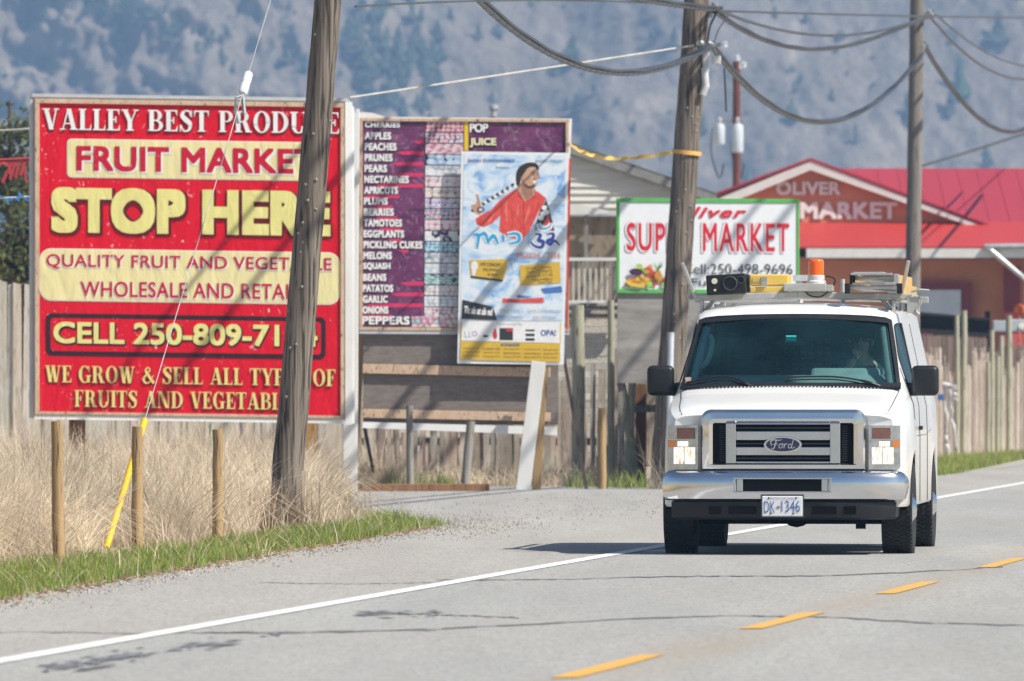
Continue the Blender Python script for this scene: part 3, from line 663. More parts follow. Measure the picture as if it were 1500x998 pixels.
# cross gable standing on the roof slope
gz0 = BZ(327, bd+1.2); gy = yf+(gz0-ze)/sl_; GP = (BX(1187, gy), BZ(243, gy)); gl, gr = BX(1062, gy), BX(1428, gy)
mb = MB(); mb.prism([(BX(1058, gy), gy, gz0-.5), (BX(1430, gy), gy, gz0-.03), (BX(1430, gy), gy, BZ(331, gy)), (GP[0], gy, GP[1]), (BX(1058, gy), gy, BZ(292, gy))], (0, .2, 0)); mb.prism([(gl, gy+.19, gz0-.6), (GP[0], gy+.19, gz0-.6), (GP[0], gy+.19, gz0), (gl, gy+.19, gz0)], (0, .1, 0)); g_ = mb.build('gable', M_salmon, mk)
mb = MB()
for ex, ez in ((BX(1046, gy), BZ(287, gy)), (BX(1448, gy), BZ(332, gy))):
    top = GP[1]+.11; mb.prism([(GP[0], gy-.3, top), (ex, gy-.3, ez), (ex, gy-.3, ez+.05), (GP[0], gy-.3, top+.06)], (0, 9, 0))
mb.build('gable_roof', M_redroof, g_)
mb = MB()
for ex, ez in ((BX(1056, gy), BZ(290, gy)), (BX(1440, gy), BZ(332, gy))):
    top = GP[1]+.10; mb.prism([(GP[0], gy-.28, top-.20), (ex, gy-.28, ez-.20 if ex < GP[0] else ez-.1), (ex, gy-.28, ez), (GP[0], gy-.28, top)], (0, .05, 0))
mb.build('bargeboard', M_trimw, g_)
gpl = Plane(1187, gy-.05)
for s_, q, nm in (('OLIVER', (1137, 266, 1231, 286), 1), ('MARKET', (1172, 296, 1315, 321), 2)):
    mb = MB()
    put_text(mb, gpl, s_, *q, 0, bold=.05, space=1.05)
    for i in range(1, 4): put_text(mb, gpl, s_, *q, -.012*i, bold=.035, space=1.05)
    mb.build('lettering', M_signw, g_)
pl = Plane(1380, bd-.0)
mb = MB(); put_poly(mb, pl, rect(1328, 413, 1424, 560), .10, .10); wn = mb.build('window', M_maroon, mk)
mb = MB(); put_poly(mb, pl, rect(1300, 425, 1407, 464), .14, .05); mb.build('pane', mat('frosted_pane', (.52, .57, .62), .25, var=.1), wn)
mb = MB(); put_poly(mb, pl, rect(1300, 464, 1407, 474), .13, .05); mb.build('sill', mat('dark_sill', (.05, .05, .06), .5), wn)
mb = MB(); mb.box((BX(1482), bd-.12, BZ(400)/2+1.2), (.36, .22, BZ(380)-2.4)); c_ = mb.build('column', M_maroon, mk)
mb = MB(); mb.box((BX(1488), bd-.14, 1.25), (.62, .3, 2.5)); mb.build('plinth', M_pinkred, mk)
mb = MB(); mb.tube([(BX(1441), yf-.1, BZ(362)), (BX(1447), yf-.1, BZ(366)), (BX(1502), yf-.1, BZ(412)), (BX(1502), yf-.1, 0)], .07, 10); mb.tube([(BX(1440), yf-.12, BZ(362)), (BX(1600), yf-.12, BZ(360))], .06, 8); mb.build('downpipe', mat('galvanised', (.55, .56, .57), .4, .6), mk, smooth=40)
mb = MB(); mb.lathe([(0, -.12), (.1, -.08), (.12, 0), (.09, .08), (0, .12)], (BX(1491), bd-.5, BZ(453)), (0, 0, 1), 14); mb.tube([(BX(1491), bd-.5, BZ(460)), (BX(1493), bd-.5, 0)], .03, 8); tag(mb.build('marker_lamp', mat('orange_lens', (.75, .16, .06), .25), base=(BX(1491), bd-.5, 0)), 'small orange marker lamp on a pole at the far right edge', 'lamp')

# far service pole with transformers, standing behind the market
td = 262
TW = lambda px, py: Wp(px, py, td)
tp = thing('transformer_pole', 'reddish brown service pole carrying two white transformers behind the market', 'utility pole', (TW(1079, 265).x, td, 0))
mb = MB(); mb.tube([(TW(1079, 265).x, td, 0), TW(1079, 90)], [.12, .10], 12); mb.build('pole', wood('red_pole_wood', (.20, .075, .055), (.10, .035, .03), zs=.08), tp, smooth=40)
Mt = mat('transformer_enamel', (.52, .57, .62), .4, var=.1)
for px, y0, y1, wd in ((1054, 183, 212, 15), (1080, 183, 224, 17)):
    b0, b1 = TW(px, y1)+Vector((0, -.3, 0)), TW(px, y0)+Vector((0, -.3, 0)); r_ = wd/2/F*td; hh = (b1-b0).length
    mb = MB(); mb.lathe([(0, 0), (r_*.9, 0), (r_, .04), (r_, hh-.06), (r_*.8, hh), (0, hh+.03)], b0, (0, 0, 1), 16); can = mb.build('transformer', Mt, tp, smooth=40)
    mb = MB(); mb.lathe([(.03, 0), (.06, .05), (.03, .08), (.06, .13), (.02, .2)], b1, (0, 0, 1), 10); mb.build('bushing', mat('brown_porcelain', (.5, .5, .5), .3), can)
mb = MB(); mb.bar(TW(1052, 180), TW(1084, 176), .08, .08); mb.bar(TW(1070, 100), TW(1095, 98), .06, .06); mb.build('bracket', mat('steel_grey', (.3, .31, .33), .5, .5), tp)
mb = MB()
for px in (1046, 1076): mb.tube(curve([TW(px-2, 188), TW(px-4, 225), TW(px+8, 262), TW(px+14, 240)], 12), .018, 5)
mb.build('lead', mat('cable_black', (.03, .03, .035), .5), tp)
mb = MB()
for px, py in ((1080, 86), (1090, 96), (1083, 97), (1062, 66)): mb.lathe([(0, -.08), (.08, -.05), (.05, 0), (.08, .05), (0, .1)], TW(px, py), (0, 0, 1), 10)
mb.build('insulator', Mt, tp)

# ------------------------------------------------------------------ trees at the left edge
M_leaf = leafmat('leaves', .7, .25); M_bark = wood('bark', (.16, .12, .09), (.06, .045, .035), zs=.15)
def tree(label, base, ht, cr, tone, n=5200, seed=1):
    r_ = random.Random(seed); t_ = thing('broadleaf_tree', label, 'tree', base, 0, 'trees behind the left fence'); base = Vector(base)
    mb = MB(); ht *= 1.22; top = base+Vector((.1, 0, ht*.85)); mb.tube([base, base.lerp(top, .4)+Vector((.08, 0, 0)), top], [.16, .11, .03], 10); limbs = []
    for i in range(11):
        s = base.lerp(top, r_.uniform(.25, .85)); a = r_.uniform(0, 6.28); e = s+Vector((math.cos(a)*cr*r_.uniform(.5, .95), math.sin(a)*cr*r_.uniform(.5, .95), r_.uniform(.2, .9))); mb.tube([s, s.lerp(e, .5)+Vector((0, 0, .1)), e], [.05, .035, .015], 6); limbs.append((s, e))
    mb.build('trunk', M_bark, t_, smooth=60)
    mb = MB(); cl = []
    for i in range(46):
        s, e = r_.choice(limbs); cl.append((s.lerp(e, r_.uniform(.35, 1.15))+Vector((r_.gauss(0, .2), r_.gauss(0, .2), r_.gauss(0, .3))), r_.uniform(.2, .45), r_.uniform(.6, 1.35), r_.random()))
    for i in range(n):
        c, q, g, yl = r_.choice(cl); p = c+Vector((r_.gauss(0, 1), r_.gauss(0, 1), r_.gauss(0, .8)))*q*.75; s = r_.uniform(.04, .085)
        a = Vector((r_.gauss(0, 1), r_.gauss(0, 1), r_.gauss(0, 1))).normalized(); b = a.orthogonal().normalized(); k = r_.uniform(.75, 1.25)*g
        col = (tone[0]*k*(1+yl*.7), tone[1]*k*(1+yl*.25), tone[2]*k)
        mb.add([p-a*s, p+b*s*.55, p+a*s, p-b*s*.55], [(0, 1, 2, 3)], col)
    mb.build('crown', M_leaf, t_)
for px, d, ht, cr, tone, lab in [(6, 172, 6.1, 1.15, (.055, .075, .03), 'tall dark green tree with a loose top behind the left fence'), (52, 168, 4.6, 1.1, (.06, .085, .035), 'rounder lower tree half hidden by the billboard edge'), (-70, 176, 6.4, 1.5, (.05, .07, .03), 'tall dark tree cut off by the left picture edge'), (25, 164, 3.9, .9, (.07, .09, .035), 'low yellowish green tree between the two darker trees')]:
    tree(lab, (*P2(px, d), 0), ht, cr, tone, 5200, int(px+99))
# ------------------------------------------------------------------ signs
M_pine = wood('pine_trim', (0.62, 0.46, 0.33), (0.45, 0.31, 0.21), scale=2, zs=.3, bmp=.2)
M_wpaint = mat('white_painted_wood', (0.76, 0.76, 0.75), 0.6, var=.1, scale=2, stretch=(1, 1, .3), dirt=(.55, .53, .49), bmp=.15)
M_blueedge = mat('grey_and_shade_edge', (0.45, 0.47, 0.50), 0.5, .0, var=.15, scale=5)
V_red = printed('banner_red', (0.60, 0.004, 0.020), 1.35, .45, .45)
V_cream = printed('banner_cream', (0.70, 0.63, 0.33), .7, .45, .45)
V_yel = printed('banner_yellow', (0.68, 0.63, 0.24), 1.3, .45, .45)
V_ltred = printed('letter_red', (0.48, 0.008, 0.03), 1.3, .4, .35)
V_white = printed('letter_white', (0.74, 0.73, 0.73), 0, .4, .3)
V_black = printed('letter_black', (0.03, 0.015, 0.02), .7, .4, .3)
V_dkred = printed('letter_shadow', (0.11, 0.01, 0.012), 0, .4, .3)
V_gold = printed('letter_gold', (0.72, 0.58, 0.22), .3, .4, .3)

# the red billboard
bl = Plane(280, 125, 6, .0145, 280)
o = bl.at(280, 620); bb = thing('billboard', 'large red and yellow billboard with a painted phone number on a white backing', 'billboard', (o.x, o.y, 0))
mb = MB(); put_poly(mb, bl, rect(58, 154, 499, 606), 0, .03); mb.build('banner', V_red, bb)
mb = MB(); put_poly(mb, bl, [(49, 146), (512, 146), (519, 154), (520, 617), (48, 617)], -.035, .10); mb.build('backing_board', M_wpaint, bb)
mb = MB(); put_poly(mb, bl, rect(44, 145, 48.6, 616), -.02, .14); put_poly(mb, bl, rect(47, 140.5, 512, 145.6), -.005, .16); mb.build('top_and_shade_strip', M_blueedge, bb)  # left strip's blue-grey paints in the side's shade; top strip is grey board
mb = MB()
for q in (rect(51, 148, 504, 154.6), rect(51, 154.8, 57.6, 606), rect(498.6, 154.8, 504, 606), rect(51, 606.2, 504, 610.5)): put_poly(mb, bl, q, .028, .05)
mb.build('frame', M_pine, bb, bevel=.004)
mb = MB(); put_poly(mb, bl, rect(505.5, 146, 516, 619), .012, .04); put_poly(mb, bl, rect(50, 611, 505.2, 617.5), .012, .04); mb.build('edge_board', M_wpaint, bb)
def txt(parent, pl, mname, items, name='lettering', off=.012, base_off=0):
    mb = MB()
    for it in items: put_text(mb, pl, it[0], *it[1:5], off, *it[5:])
    return mb.build(name, mname, parent)
def rich(parent, pl, s, box, face, back, bold, dx=.9, dy=1.2, grow=.028, space=1.0, off=.012, shear=0):
    x0, y0, x1, y1 = box; g = grow*(y1-y0)
    b = MB(); put_text(b, pl, s, x0-g+dx, y0-g+dy, x1+g+dx, y1+g+dy, off-.004, bold+.03, shear, space); bo = b.build('letter_shadow', back, parent)
    f = MB(); put_text(f, pl, s, *box, off, bold, shear, space); return f.build('lettering', face, parent)
mb = MB(); put_serif(mb, bl, 'VALLEY BEST PRODUCE', 63.2, 164, 498.2, 195, .008); mb.build('letter_shadow', V_dkred, bb)
mb = MB(); put_serif(mb, bl, 'VALLEY BEST PRODUCE', 62, 162, 497, 193, .018); mb.build('lettering', V_white, bb)
mb = MB(); put_poly(mb, bl, rr(98, 206, 478, 263, 7), .006, .004); put_poly(mb, bl, rr(57.9, 367, 498.2, 444, 17), .006, .004); pn = mb.build('letter_panel', V_white, bb)
mb = MB(); put_poly(mb, bl, rr(99.2, 207.2, 476.8, 261.8, 6), .009, .004); put_poly(mb, bl, rr(59.1, 368.2, 497, 442.8, 16), .009, .004); mb.build('cream_panel', V_cream, bb)
rich(bb, bl, 'FRUIT MARKET', (112, 216, 462, 253), V_ltred, V_white, .034, 1.2, 1.6, .03, 1.05, .017)
rich(bb, bl, 'STOP HERE', (75, 277, 484, 344), V_yel, V_dkred, .06, 1.5, 2, .02, 1.08, .016)
rich(bb, bl, 'QUALITY FRUIT AND VEGETABLE', (68, 375, 486, 397), V_ltred, V_white, .012, .6, .9, .05, 1.05, .017)
rich(bb, bl, 'WHOLESALE AND RETAIL', (118, 414, 438, 437), V_ltred, V_white, .012, .6, .9, .05, 1.05, .017)
mb = MB(); put_poly(mb, bl, rr(67, 462, 477, 524, 9), .006, .004); mb.build('number_border', V_black, bb)
mb = MB(); put_poly(mb, bl, rr(74, 469, 470, 517, 5), .010, .004); mb.build('number_panel', V_red, bb)
rich(bb, bl, 'CELL 250-809-7174', (78, 474, 465, 506), V_yel, V_black, .032, 1.2, 1.4, .03, 1.0, .019)
mb = MB(); put_serif(mb, bl, 'WE GROW & SELL ALL TYPES OF', 67.2, 540, 493.2, 564.3, .008); put_serif(mb, bl, 'FRUITS AND VEGETABLES', 110.2, 575.5, 443.2, 600, .008); mb.build('letter_shadow', V_dkred, bb)
mb = MB(); put_serif(mb, bl, 'WE GROW & SELL ALL TYPES OF', 66, 538.5, 492, 563, .018); put_serif(mb, bl, 'FRUITS AND VEGETABLES', 109, 574, 442, 598.5, .018); mb.build('lettering', V_gold, bb)
def leg(parent, px0, pxt, top, d, wpx, m, thick=.09, name='leg'):
    b0 = Vector((*P2(px0, d), 0)); t0 = Wp(pxt, top, d); mb = MB(); mb.bar(b0, t0, wpx/F*d, thick, (0, 1, 0)); return mb.build(name, m, parent, bevel=.006)
leg(bb, 113, 113, 560, 125.6, 24, M_brown); leg(bb, 455, 455, 560, 126.2, 18, wood('ochre_post', (.42, .25, .10), (.27, .15, .06), zs=.1)); leg(bb, 513, 516, 160, 127.2, 21, M_wpaint)

# the purple price board with the bare plywood below it
ml = Plane(680, 131, 4, .006, 680)
o = ml.at(680, 700); pb = thing('price_board', 'purple fruit and vegetable list board with little produce pictures', 'sign board', (o.x, o.y, 0))
V_purple, t, p = nodes('banner_purple')
fade = ramp(t, noise(t, 2.2, 5, .65, (1, 1, 1.4)), [(.36, (0.085, 0.008, 0.07)), (.66, (0.17, 0.045, 0.13))])
sc_ = ramp(t, noise(t, 6, 6, .7, (1, 1, .8), dist=2.2), [(.54, 0.0), (.68, .6)]); out = mixc(t, sc_, fade, (.42, .33, .40))
sc2 = ramp(t, noise(t, 5, 4, .7, (.5, 1, 1.8), dist=1), [(.60, 0.0), (.64, .75)]); out = mixc(t, sc2, out, (.02, .008, .025))
link(t, out, p.inputs['Base Color']); p.inputs['Roughness'].default_value = .4; bump(t, p, noise(t, 3, 4, .6, dist=1), .3, .04)
V_pink = printed('stripe_pink', (0.60, 0.045, 0.13), .7, .4, .25, flakecol=(.5, .2, .35))
mb = MB(); put_poly(mb, ml, rect(530, 178, 828, 480), 0, .03); mb.build('panel', V_purple, pb)
mb = MB(); put_poly(mb, ml, [(524, 165), (545, 166), (566, 172), (838, 173), (838, 178), (832, 300), (828, 486), (524, 486)], -.035, .06); mb.build('backing_board', M_wpaint, pb)
mb = MB()
for q in (rect(526, 174, 834, 178.6), rect(526, 178.8, 531, 480), rect(828.5, 178.8, 833, 480), rect(526, 480.2, 834, 485)): put_poly(mb, ml, q, .028, .05)
mb.build('frame', M_pine, pb, bevel=.004)
mb = MB(); put_poly(mb, ml, rect(526, 485.2, 834, 490), .02, .05); mb.build('ledge', M_blueedge, pb)
rows = ['CHERRIES', 'APPLES', 'PEACHES', 'PRUNES', 'PEARS', 'NECTARINES', 'APRICOTS', 'PLUMS', 'BERRIES', 'TAMOTOES', 'EGGPLANTS', 'PICKLING CUKES', 'MELONS', 'SQUASH', 'BEANS', 'PATATOS', 'GARLIC', 'ONIONS']
ends = [586, 573, 581, 575, 567, 599, 583, 568, 577, 589, 592, 619, 574, 572, 566, 576, 568, 569]
mbs, mbl, mbp = MB(), MB(), MB()
for i, (r_, e) in enumerate(zip(rows, ends)):
    y = 178.5+15.95*i; x0 = 534.5-i*.2
    if i == 0: y -= 0.2
    put_text(mbl, ml, r_, x0, y+(0 if i else 1.2), e, y+(11 if i else 9.5), .010, .048, 0, 1.1); put_text(mbs, ml, r_, x0+.8, y+1+(0 if i else .2), e+.9, y+(12 if i else 10.4), .006, .06, 0, 1.1)
    if i in (1, 2, 3, 4, 5, 6, 7, 8, 9, 10, 11, 14, 15, 16, 17):
        a0 = {1: 604, 2: 580, 3: 572, 4: 575, 5: 550, 6: 532, 7: 540, 8: 550, 9: 553, 10: 567, 11: 582, 14: 585, 15: 572, 16: 536, 17: 533}[i]; a1 = {6: 585, 7: 575, 8: 582, 9: 588, 10: 588, 11: 598, 17: 573}.get(i, 620.5)
        yy = y+11.6; put_poly(mbp, ml, [(a0, yy+2), (a0+14, yy), (a1, yy-.3), (a1, yy+5.5), (a0+10, yy+5.6)], .003)
mbp.build('pink_stripe', V_pink, pb); mbs.build('letter_shadow', V_black, pb); mbl.build('lettering', V_white, pb)
rich(pb, ml, 'PEPPERS', (530, 464, 600, 476.5), V_white, V_black, .05, .8, 1, .03, 1.05)
rich(pb, ml, 'POP', (688, 180.5, 715, 194), V_white, V_black, .035, .6, .8, .03, .95); rich(pb, ml, 'JUICE', (688, 202, 727, 216), printed('letter_pale_yellow', (.74, .73, .45), 0), V_black, .035, .6, .8, .03, .95)
mb = MB(); put_poly(mb, ml, rect(680, 176.5, 686, 221), .006, .004); mb.build('yellow_strip', mat('yellow_tape', (.72, .50, .02), .4, var=.08), pb)
pr = [([(.45, .03, .1), (.6, .1, .2)], (.08, .01, .04), 16, (1, 1, 1.2)), ([(.5, .12, .25), (.35, .5, .6), (.6, .25, .35)], (.12, .05, .12), 17, (1, 1, 1)), ([(.65, .35, .42), (.7, .45, .5)], (.5, .2, .28), 9, (1, 1, 2)),
      ([(.15, .35, .62), (.3, .5, .75)], (.015, .02, .06), 9, (1, 1, 1.3)), ([(.66, .68, .7), (.7, .7, .72), (.25, .3, .4)], (.6, .62, .66), 9, (1.6, 1, 1)), ([(.7, .62, .62), (.66, .45, .5), (.72, .7, .7)], (.45, .2, .28), 10, (1, 1, 1)),
      ([(.66, .58, .45), (.68, .52, .48)], (.3, .2, .25), 10, (1, 1, 1.3)), ([(.4, .32, .55), (.6, .55, .7)], (.06, .03, .1), 10, (1, 1, 1.4)), ([(.55, .15, .25), (.2, .3, .42), (.6, .4, .5)], (.05, .03, .08), 17, (1, 1, 1.3)),
      ([(.66, .4, .46), (.7, .55, .6)], (.45, .15, .22), 11, (1, 1, 1.1)), ([(.03, .03, .08), (.66, .72, .75), (.7, .72, .75)], (.6, .68, .72), 8, (1, 1, 1)), ([(.06, .35, .5), (.2, .5, .65)], (.02, .12, .25), 18, (1, 1, 1)),
      ([(.38, .44, .5), (.45, .5, .55)], (.2, .25, .33), 8.5, (1, 1, 1)), ([(.5, .66, .74), (.7, .72, .74), (.3, .25, .4)], (.42, .58, .68), 10, (1, 1, 1)), ([(.1, .4, .4), (.3, .55, .55)], (.01, .08, .09), 12, (.6, 1, 2.4)),
      ([(.66, .6, .6), (.7, .66, .66)], (.42, .33, .36), 14, (1, 1, 1)), ([(.55, .66, .72), (.66, .72, .76)], (.3, .42, .5), 13, (1, 1, 1)), ([(.62, .4, .5), (.7, .6, .62)], (.35, .12, .22), 14, (1, 1, 1.2)), ([(.6, .2, .35), (.66, .55, .4), (.1, .35, .4)], (.5, .12, .25), 12, (1, 1, 1))]
M_prn = mat('produce_print', (1, 1, 1), .4, var=.1, scale=30, tone=True)
pr_r = random.Random(21)
size = [5, 5, 9, 9, 7, 9, 8, 8, 4.5, 7, 9, 4.5, 9, 8, 9, 5, 6, 5, 6]
for i in range(19):
    y = 178.8+15.95*i; mb = MB(); x0, x1 = 623.5-i*.12, 678.5; y0 = y+(.6 if i else 0); y1 = min(y+15.2, 479.6)
    if i == 18: y0, x0, y1 = 464.0, 603, 479.4
    cols, gap = pr[i][0], pr[i][1]; put_poly(mb, ml, rect(x0, y0, x1, y1), .006, .003, gap); s_ = size[i]*1.45; cols = [tuple(q*.7+.22 for q in c) if sum(c) > .4 else c for c in cols]; gap = tuple(q*.8+.06 for q in gap); sy = s_*(.34 if i in (14, 2) else .72); n = 0; yy = y0+sy*.3
    while yy < y1+sy*.4:
        xx = x0+pr_r.uniform(-.5, .5)*s_
        while xx < x1+s_*.4:
            c = pr_r.choice(cols); g = pr_r.uniform(.75, 1.15); rx, ry = s_*.56*pr_r.uniform(.8, 1.12), sy*.62*pr_r.uniform(.8, 1.12); cx_, cy_ = xx+pr_r.uniform(-.1, .1)*s_, yy+pr_r.uniform(-.15, .15)*sy; ro = pr_r.uniform(-40, 40)
            cl = lambda P_: [(min(max(px_, x0), x1), min(max(py_, y0), y1)) for px_, py_ in P_]
            if x0-rx*.5 < cx_ < x1+rx*.5 and y0-ry*.5 < cy_ < y1+ry*.5:
                o_ = .0068+(n % 24)*.00012
                put_poly(mb, ml, cl(ell(cx_, cy_, rx, ry, 14, ro)), o_, 0, tuple(min(.8, q*g) for q in c)); put_poly(mb, ml, cl(ell(cx_-rx*.15, cy_-ry*.25, rx*.5, ry*.42, 10, ro)), o_+.00006, 0, tuple(min(.82, q*.55+.36) for q in c)); n += 1
            xx += s_*pr_r.uniform(.9, 1.1)
        yy += sy*1.02
    mb.build('produce_picture', M_prn, pb)
M_plyg = wood('weathered_plywood', (.235, .205, .185), (.14, .12, .11), scale=1.2, zs=3, bmp=.1, ck=.85)
lowp = Plane(680, 131.03, 4, .006, 680)
mb = MB(); put_poly(mb, lowp, rect(532, 490.5, 818, 622), -.02, .02); mb.build('plywood', M_plyg, pb)
mb = MB()
for y0, y1 in ((535, 549), (601, 614)): put_poly(mb, lowp, [(531, y0-1), (806, y0+3), (806, y1+3), (531, y1-1)], .045, .045)
rl = mb.build('rail', M_pine, pb, bevel=.004)
mb = MB(); put_poly(mb, lowp, [(531, 619), (816, 625), (816, 637), (531, 628)], .02, .05); mb.build('base_board', M_wpaint, pb)
leg(pb, 766, 789, 530, 130.4, 21, M_wpaint, .05); leg(pb, 786, 796, 540, 130.75, 13, M_post_tan, .08); leg(pb, 516, 530, 486, 131.4, 11, M_post_tan, .08)
mb = MB(); mb.bar(Wp(822, 500, 131.6), Vector((*P2(859, 131.6), 0)), .045, .045); mb.bar(Wp(534, 626, 131.7), Wp(547, 692, 133.2), .04, .04); mb.build('brace', mat('rusty_steel', (.09, .07, .06), .7, .3, var=.3), pb)

# the concert poster tacked over the price board
po = Plane(750, 130.88, 4, .004, 750)
o = po.at(750, 535); ps = thing('concert_poster', 'light blue concert poster with a man in red shirt, tacked over the price board', 'poster', o)
mb = MB(); put_poly(mb, po, [(676, 222), (833, 224), (826, 534), (670, 533)], .0, .03); mb.build('board', mat('poster_white', (.74, .76, .78), .4, var=.05), ps)
V_sky, t, p = nodes('poster_sky_print'); n1 = noise(t, 2.4, 5, .6, (1, 1, 1.6), dist=1.5)
out = ramp(t, n1, [(.32, (.16, .33, .62)), (.45, (.45, .6, .76)), (.56, (.68, .72, .76)), (.75, (.60, .68, .76))]); out = mixc(t, ramp(t, noise(t, 5, 4, .6), [(.66, 0.0), (.74, .5)]), out, (.72, .55, .25))
link(t, out, p.inputs['Base Color']); p.inputs['Roughness'].default_value = .35
mb = MB(); put_poly(mb, po, [(680, 226), (829, 228), (824, 470), (674, 470)], .004); mb.build('picture', V_sky, ps)
def ink(nm, c, v=.1): return mat('ink_'+nm, c, .4, var=v, scale=14)
lay = [0.0052]
def pp(name, m, polys):
    mb = MB()
    for i, q in enumerate(polys): put_poly(mb, po, q, lay[0]+(i % 3)*.00004)
    lay[0] += .0002
    return mb.build(name, m, ps)
sc = 175/1058
def z1(pts): return [(665+x*sc, 215+y*sc) for x, y in pts]
def z2(pts): return [(665+x*sc, 375+y*sc) for x, y in pts]
pp('figure_shirt', ink('coral', (.68, .075, .06), .25), [z1([(560, 370), (460, 430), (400, 480), (330, 560), (250, 600), (190, 640), (200, 690), (260, 715), (340, 680), (410, 610), (400, 750), (470, 800), (600, 830), (660, 760), (720, 640), (760, 560), (820, 460), (760, 410), (700, 375)]), z1([(820, 600), (870, 640), (890, 745), (810, 745), (790, 660)])])
pp('figure_print', ink('black_white', (.05, .05, .055), .3), [z1([(820, 470), (845, 560), (890, 740), (870, 745), (835, 600), (790, 690), (715, 745), (735, 650), (770, 540)])]+[z1(ell(170+i*44, 565-i*28, 20, 16)) for i in range(9)])
pp('figure_print', ink('white', (.75, .75, .76), .1), [z1(ell(190+i*44, 540-i*24, 15, 13)) for i in range(9)]+[z1(ell(790+dx, 560+dy, 24, 22)) for dx, dy in ((10, -20), (0, 35), (-20, 70), (30, 20))])
pp('figure_skin', ink('skin', (.52, .30, .20), .2), [z1([(570, 350), (585, 300), (610, 380), (690, 360), (720, 370), (715, 430), (625, 485), (565, 420)]), z1(curve([(600, 250), (640, 190), (700, 180), (745, 215), (752, 260), (738, 300), (730, 345), (690, 372), (640, 360), (605, 310)], 30)), z1([(190, 590), (165, 560), (150, 520), (190, 510), (205, 480), (195, 420), (215, 425), (235, 500), (250, 560), (230, 610)])])
pp('figure_hair', ink('hair', (.03, .022, .02), .3), [z1(curve([(555, 345), (548, 260), (570, 190), (630, 148), (700, 140), (745, 165), (748, 215), (715, 180), (660, 185), (625, 230), (600, 270), (588, 310), (575, 350)], 36)), z1([(606, 300), (622, 310), (640, 350), (625, 345)])])
pp('figure_collar', ink('coral_dark', (.45, .045, .045), .2), [z1([(560, 372), (575, 450), (620, 485), (600, 440)]), z1([(715, 372), (712, 430), (640, 482), (720, 450)]), z1([(612, 490), (622, 490), (628, 790), (616, 790)])])
def st(ctrl, ws, n=22, z=z1): return [z(q) for q in stroke(curve(ctrl, n), ws)]
pp('figure_fold', ink('coral_dark2', (.50, .05, .042), .2), st([(430, 470), (420, 560), (415, 620)], [3, 12, 4])+st([(330, 590), (300, 640), (260, 690)], [4, 12, 4])+st([(240, 620), (230, 660), (225, 690)], [3, 9, 3])+st([(500, 520), (520, 640), (500, 760)], [3, 10, 3])+st([(700, 500), (690, 600), (640, 720)], [3, 12, 4])+st([(560, 640), (600, 700), (580, 790)], [3, 9, 3])+st([(760, 470), (730, 560), (700, 640)], [3, 11, 3]))
pp('figure_light', ink('coral_light', (.76, .20, .16), .2), st([(470, 460), (460, 560), (470, 680)], [3, 20, 4])+st([(360, 590), (320, 650), (290, 690)], [3, 16, 3])+st([(670, 510), (650, 600), (620, 680)], [3, 18, 3])+st([(570, 500), (565, 580), (560, 620)], [3, 16, 3]))
pp('figure_shade', ink('skin_dark', (.33, .17, .11), .2), [z1([(600, 300), (620, 300), (635, 350), (690, 372), (700, 430), (640, 470), (600, 400)])]+st([(742, 225), (756, 268), (738, 276)], [4, 8, 5])+st([(604, 262), (596, 285), (610, 300)], [8, 12, 6])+st([(195, 425), (215, 480), (225, 540)], [4, 6, 4]))
pp('figure_beard', ink('beard', (.10, .06, .045), .3), [z1(q) for q in ring(672, 300, 68, 72, 40, 150, 26, 24, 10)]+st([(690, 292), (712, 284), (734, 290)], [4, 8, 4])+st([(678, 236), (700, 226), (724, 232)], [4, 9, 4])+st([(732, 232), (742, 228), (748, 234)], [3, 6, 3]))
pp('figure_eye', ink('black', (.03, .03, .035)), [z1(ell(704, 246, 9, 5)), z1(ell(738, 246, 5, 4))])
pp('figure_face_light', ink('skin_light', (.64, .42, .30), .15), st([(700, 262), (690, 285), (676, 300)], [4, 16, 6])+st([(650, 205), (690, 196), (724, 206)], [4, 14, 6])+st([(744, 250), (748, 272)], [5, 7]))
pp('figure_teeth', ink('white', (.75, .75, .76), .1), [z1([(692, 306), (734, 296), (728, 318), (704, 326)])])
pp('figure_watch', ink('black', (.03, .03, .035)), [z1(q) for q in ring(236, 560, 34, 26, 0, 360, 12, 10, 14)]); pp('figure_watch', ink('steel', (.5, .52, .56)), [z1(ell(238, 560, 18, 15))])
tw = [[(175, 785), (215, 790), (205, 900)], [(215, 800), (260, 770), (285, 790), (300, 850)], [(300, 850), (350, 790), (390, 862)], [(432, 780), (436, 838)], [(470, 780), (545, 770), (580, 800), (560, 845), (495, 858)], [(720, 775), (770, 780), (745, 830), (790, 840), (775, 890), (715, 880), (680, 845)], [(825, 775), (880, 770), (870, 815), (825, 835), (850, 865), (890, 830), (935, 872)], [(750, 680), (760, 715), (800, 728), (850, 705), (855, 675)]]
pp('title_edge', ink('white', (.75, .75, .76), .1), [q for c in tw for q in st(c, [40, 54, 50, 40])])
pp('title', ink('cyan', (.02, .34, .62), .1), [q for c in tw[:5] for q in st(c, [16, 34, 30, 18])]); pp('title', ink('navy', (.02, .05, .28), .1), [q for c in tw[5:7] for q in st(c, [16, 34, 32, 16])]); pp('title', ink('cyan', (.02, .34, .62), .1), st(tw[7], [8, 18, 16, 8]))
YB = ink('mustard', (.62, .40, .04))
pp('yellow_box', YB, [z2([(135, 40), (480, 28), (435, 225), (150, 180)]), z2([(582, 85), (938, 52), (945, 238), (590, 265)])])
pp('black_strip', ink('black', (.03, .03, .035)), [z2([(148, 178), (432, 210), (430, 230), (150, 195)]), z2([(75, 390), (345, 450), (380, 570), (65, 560)])])
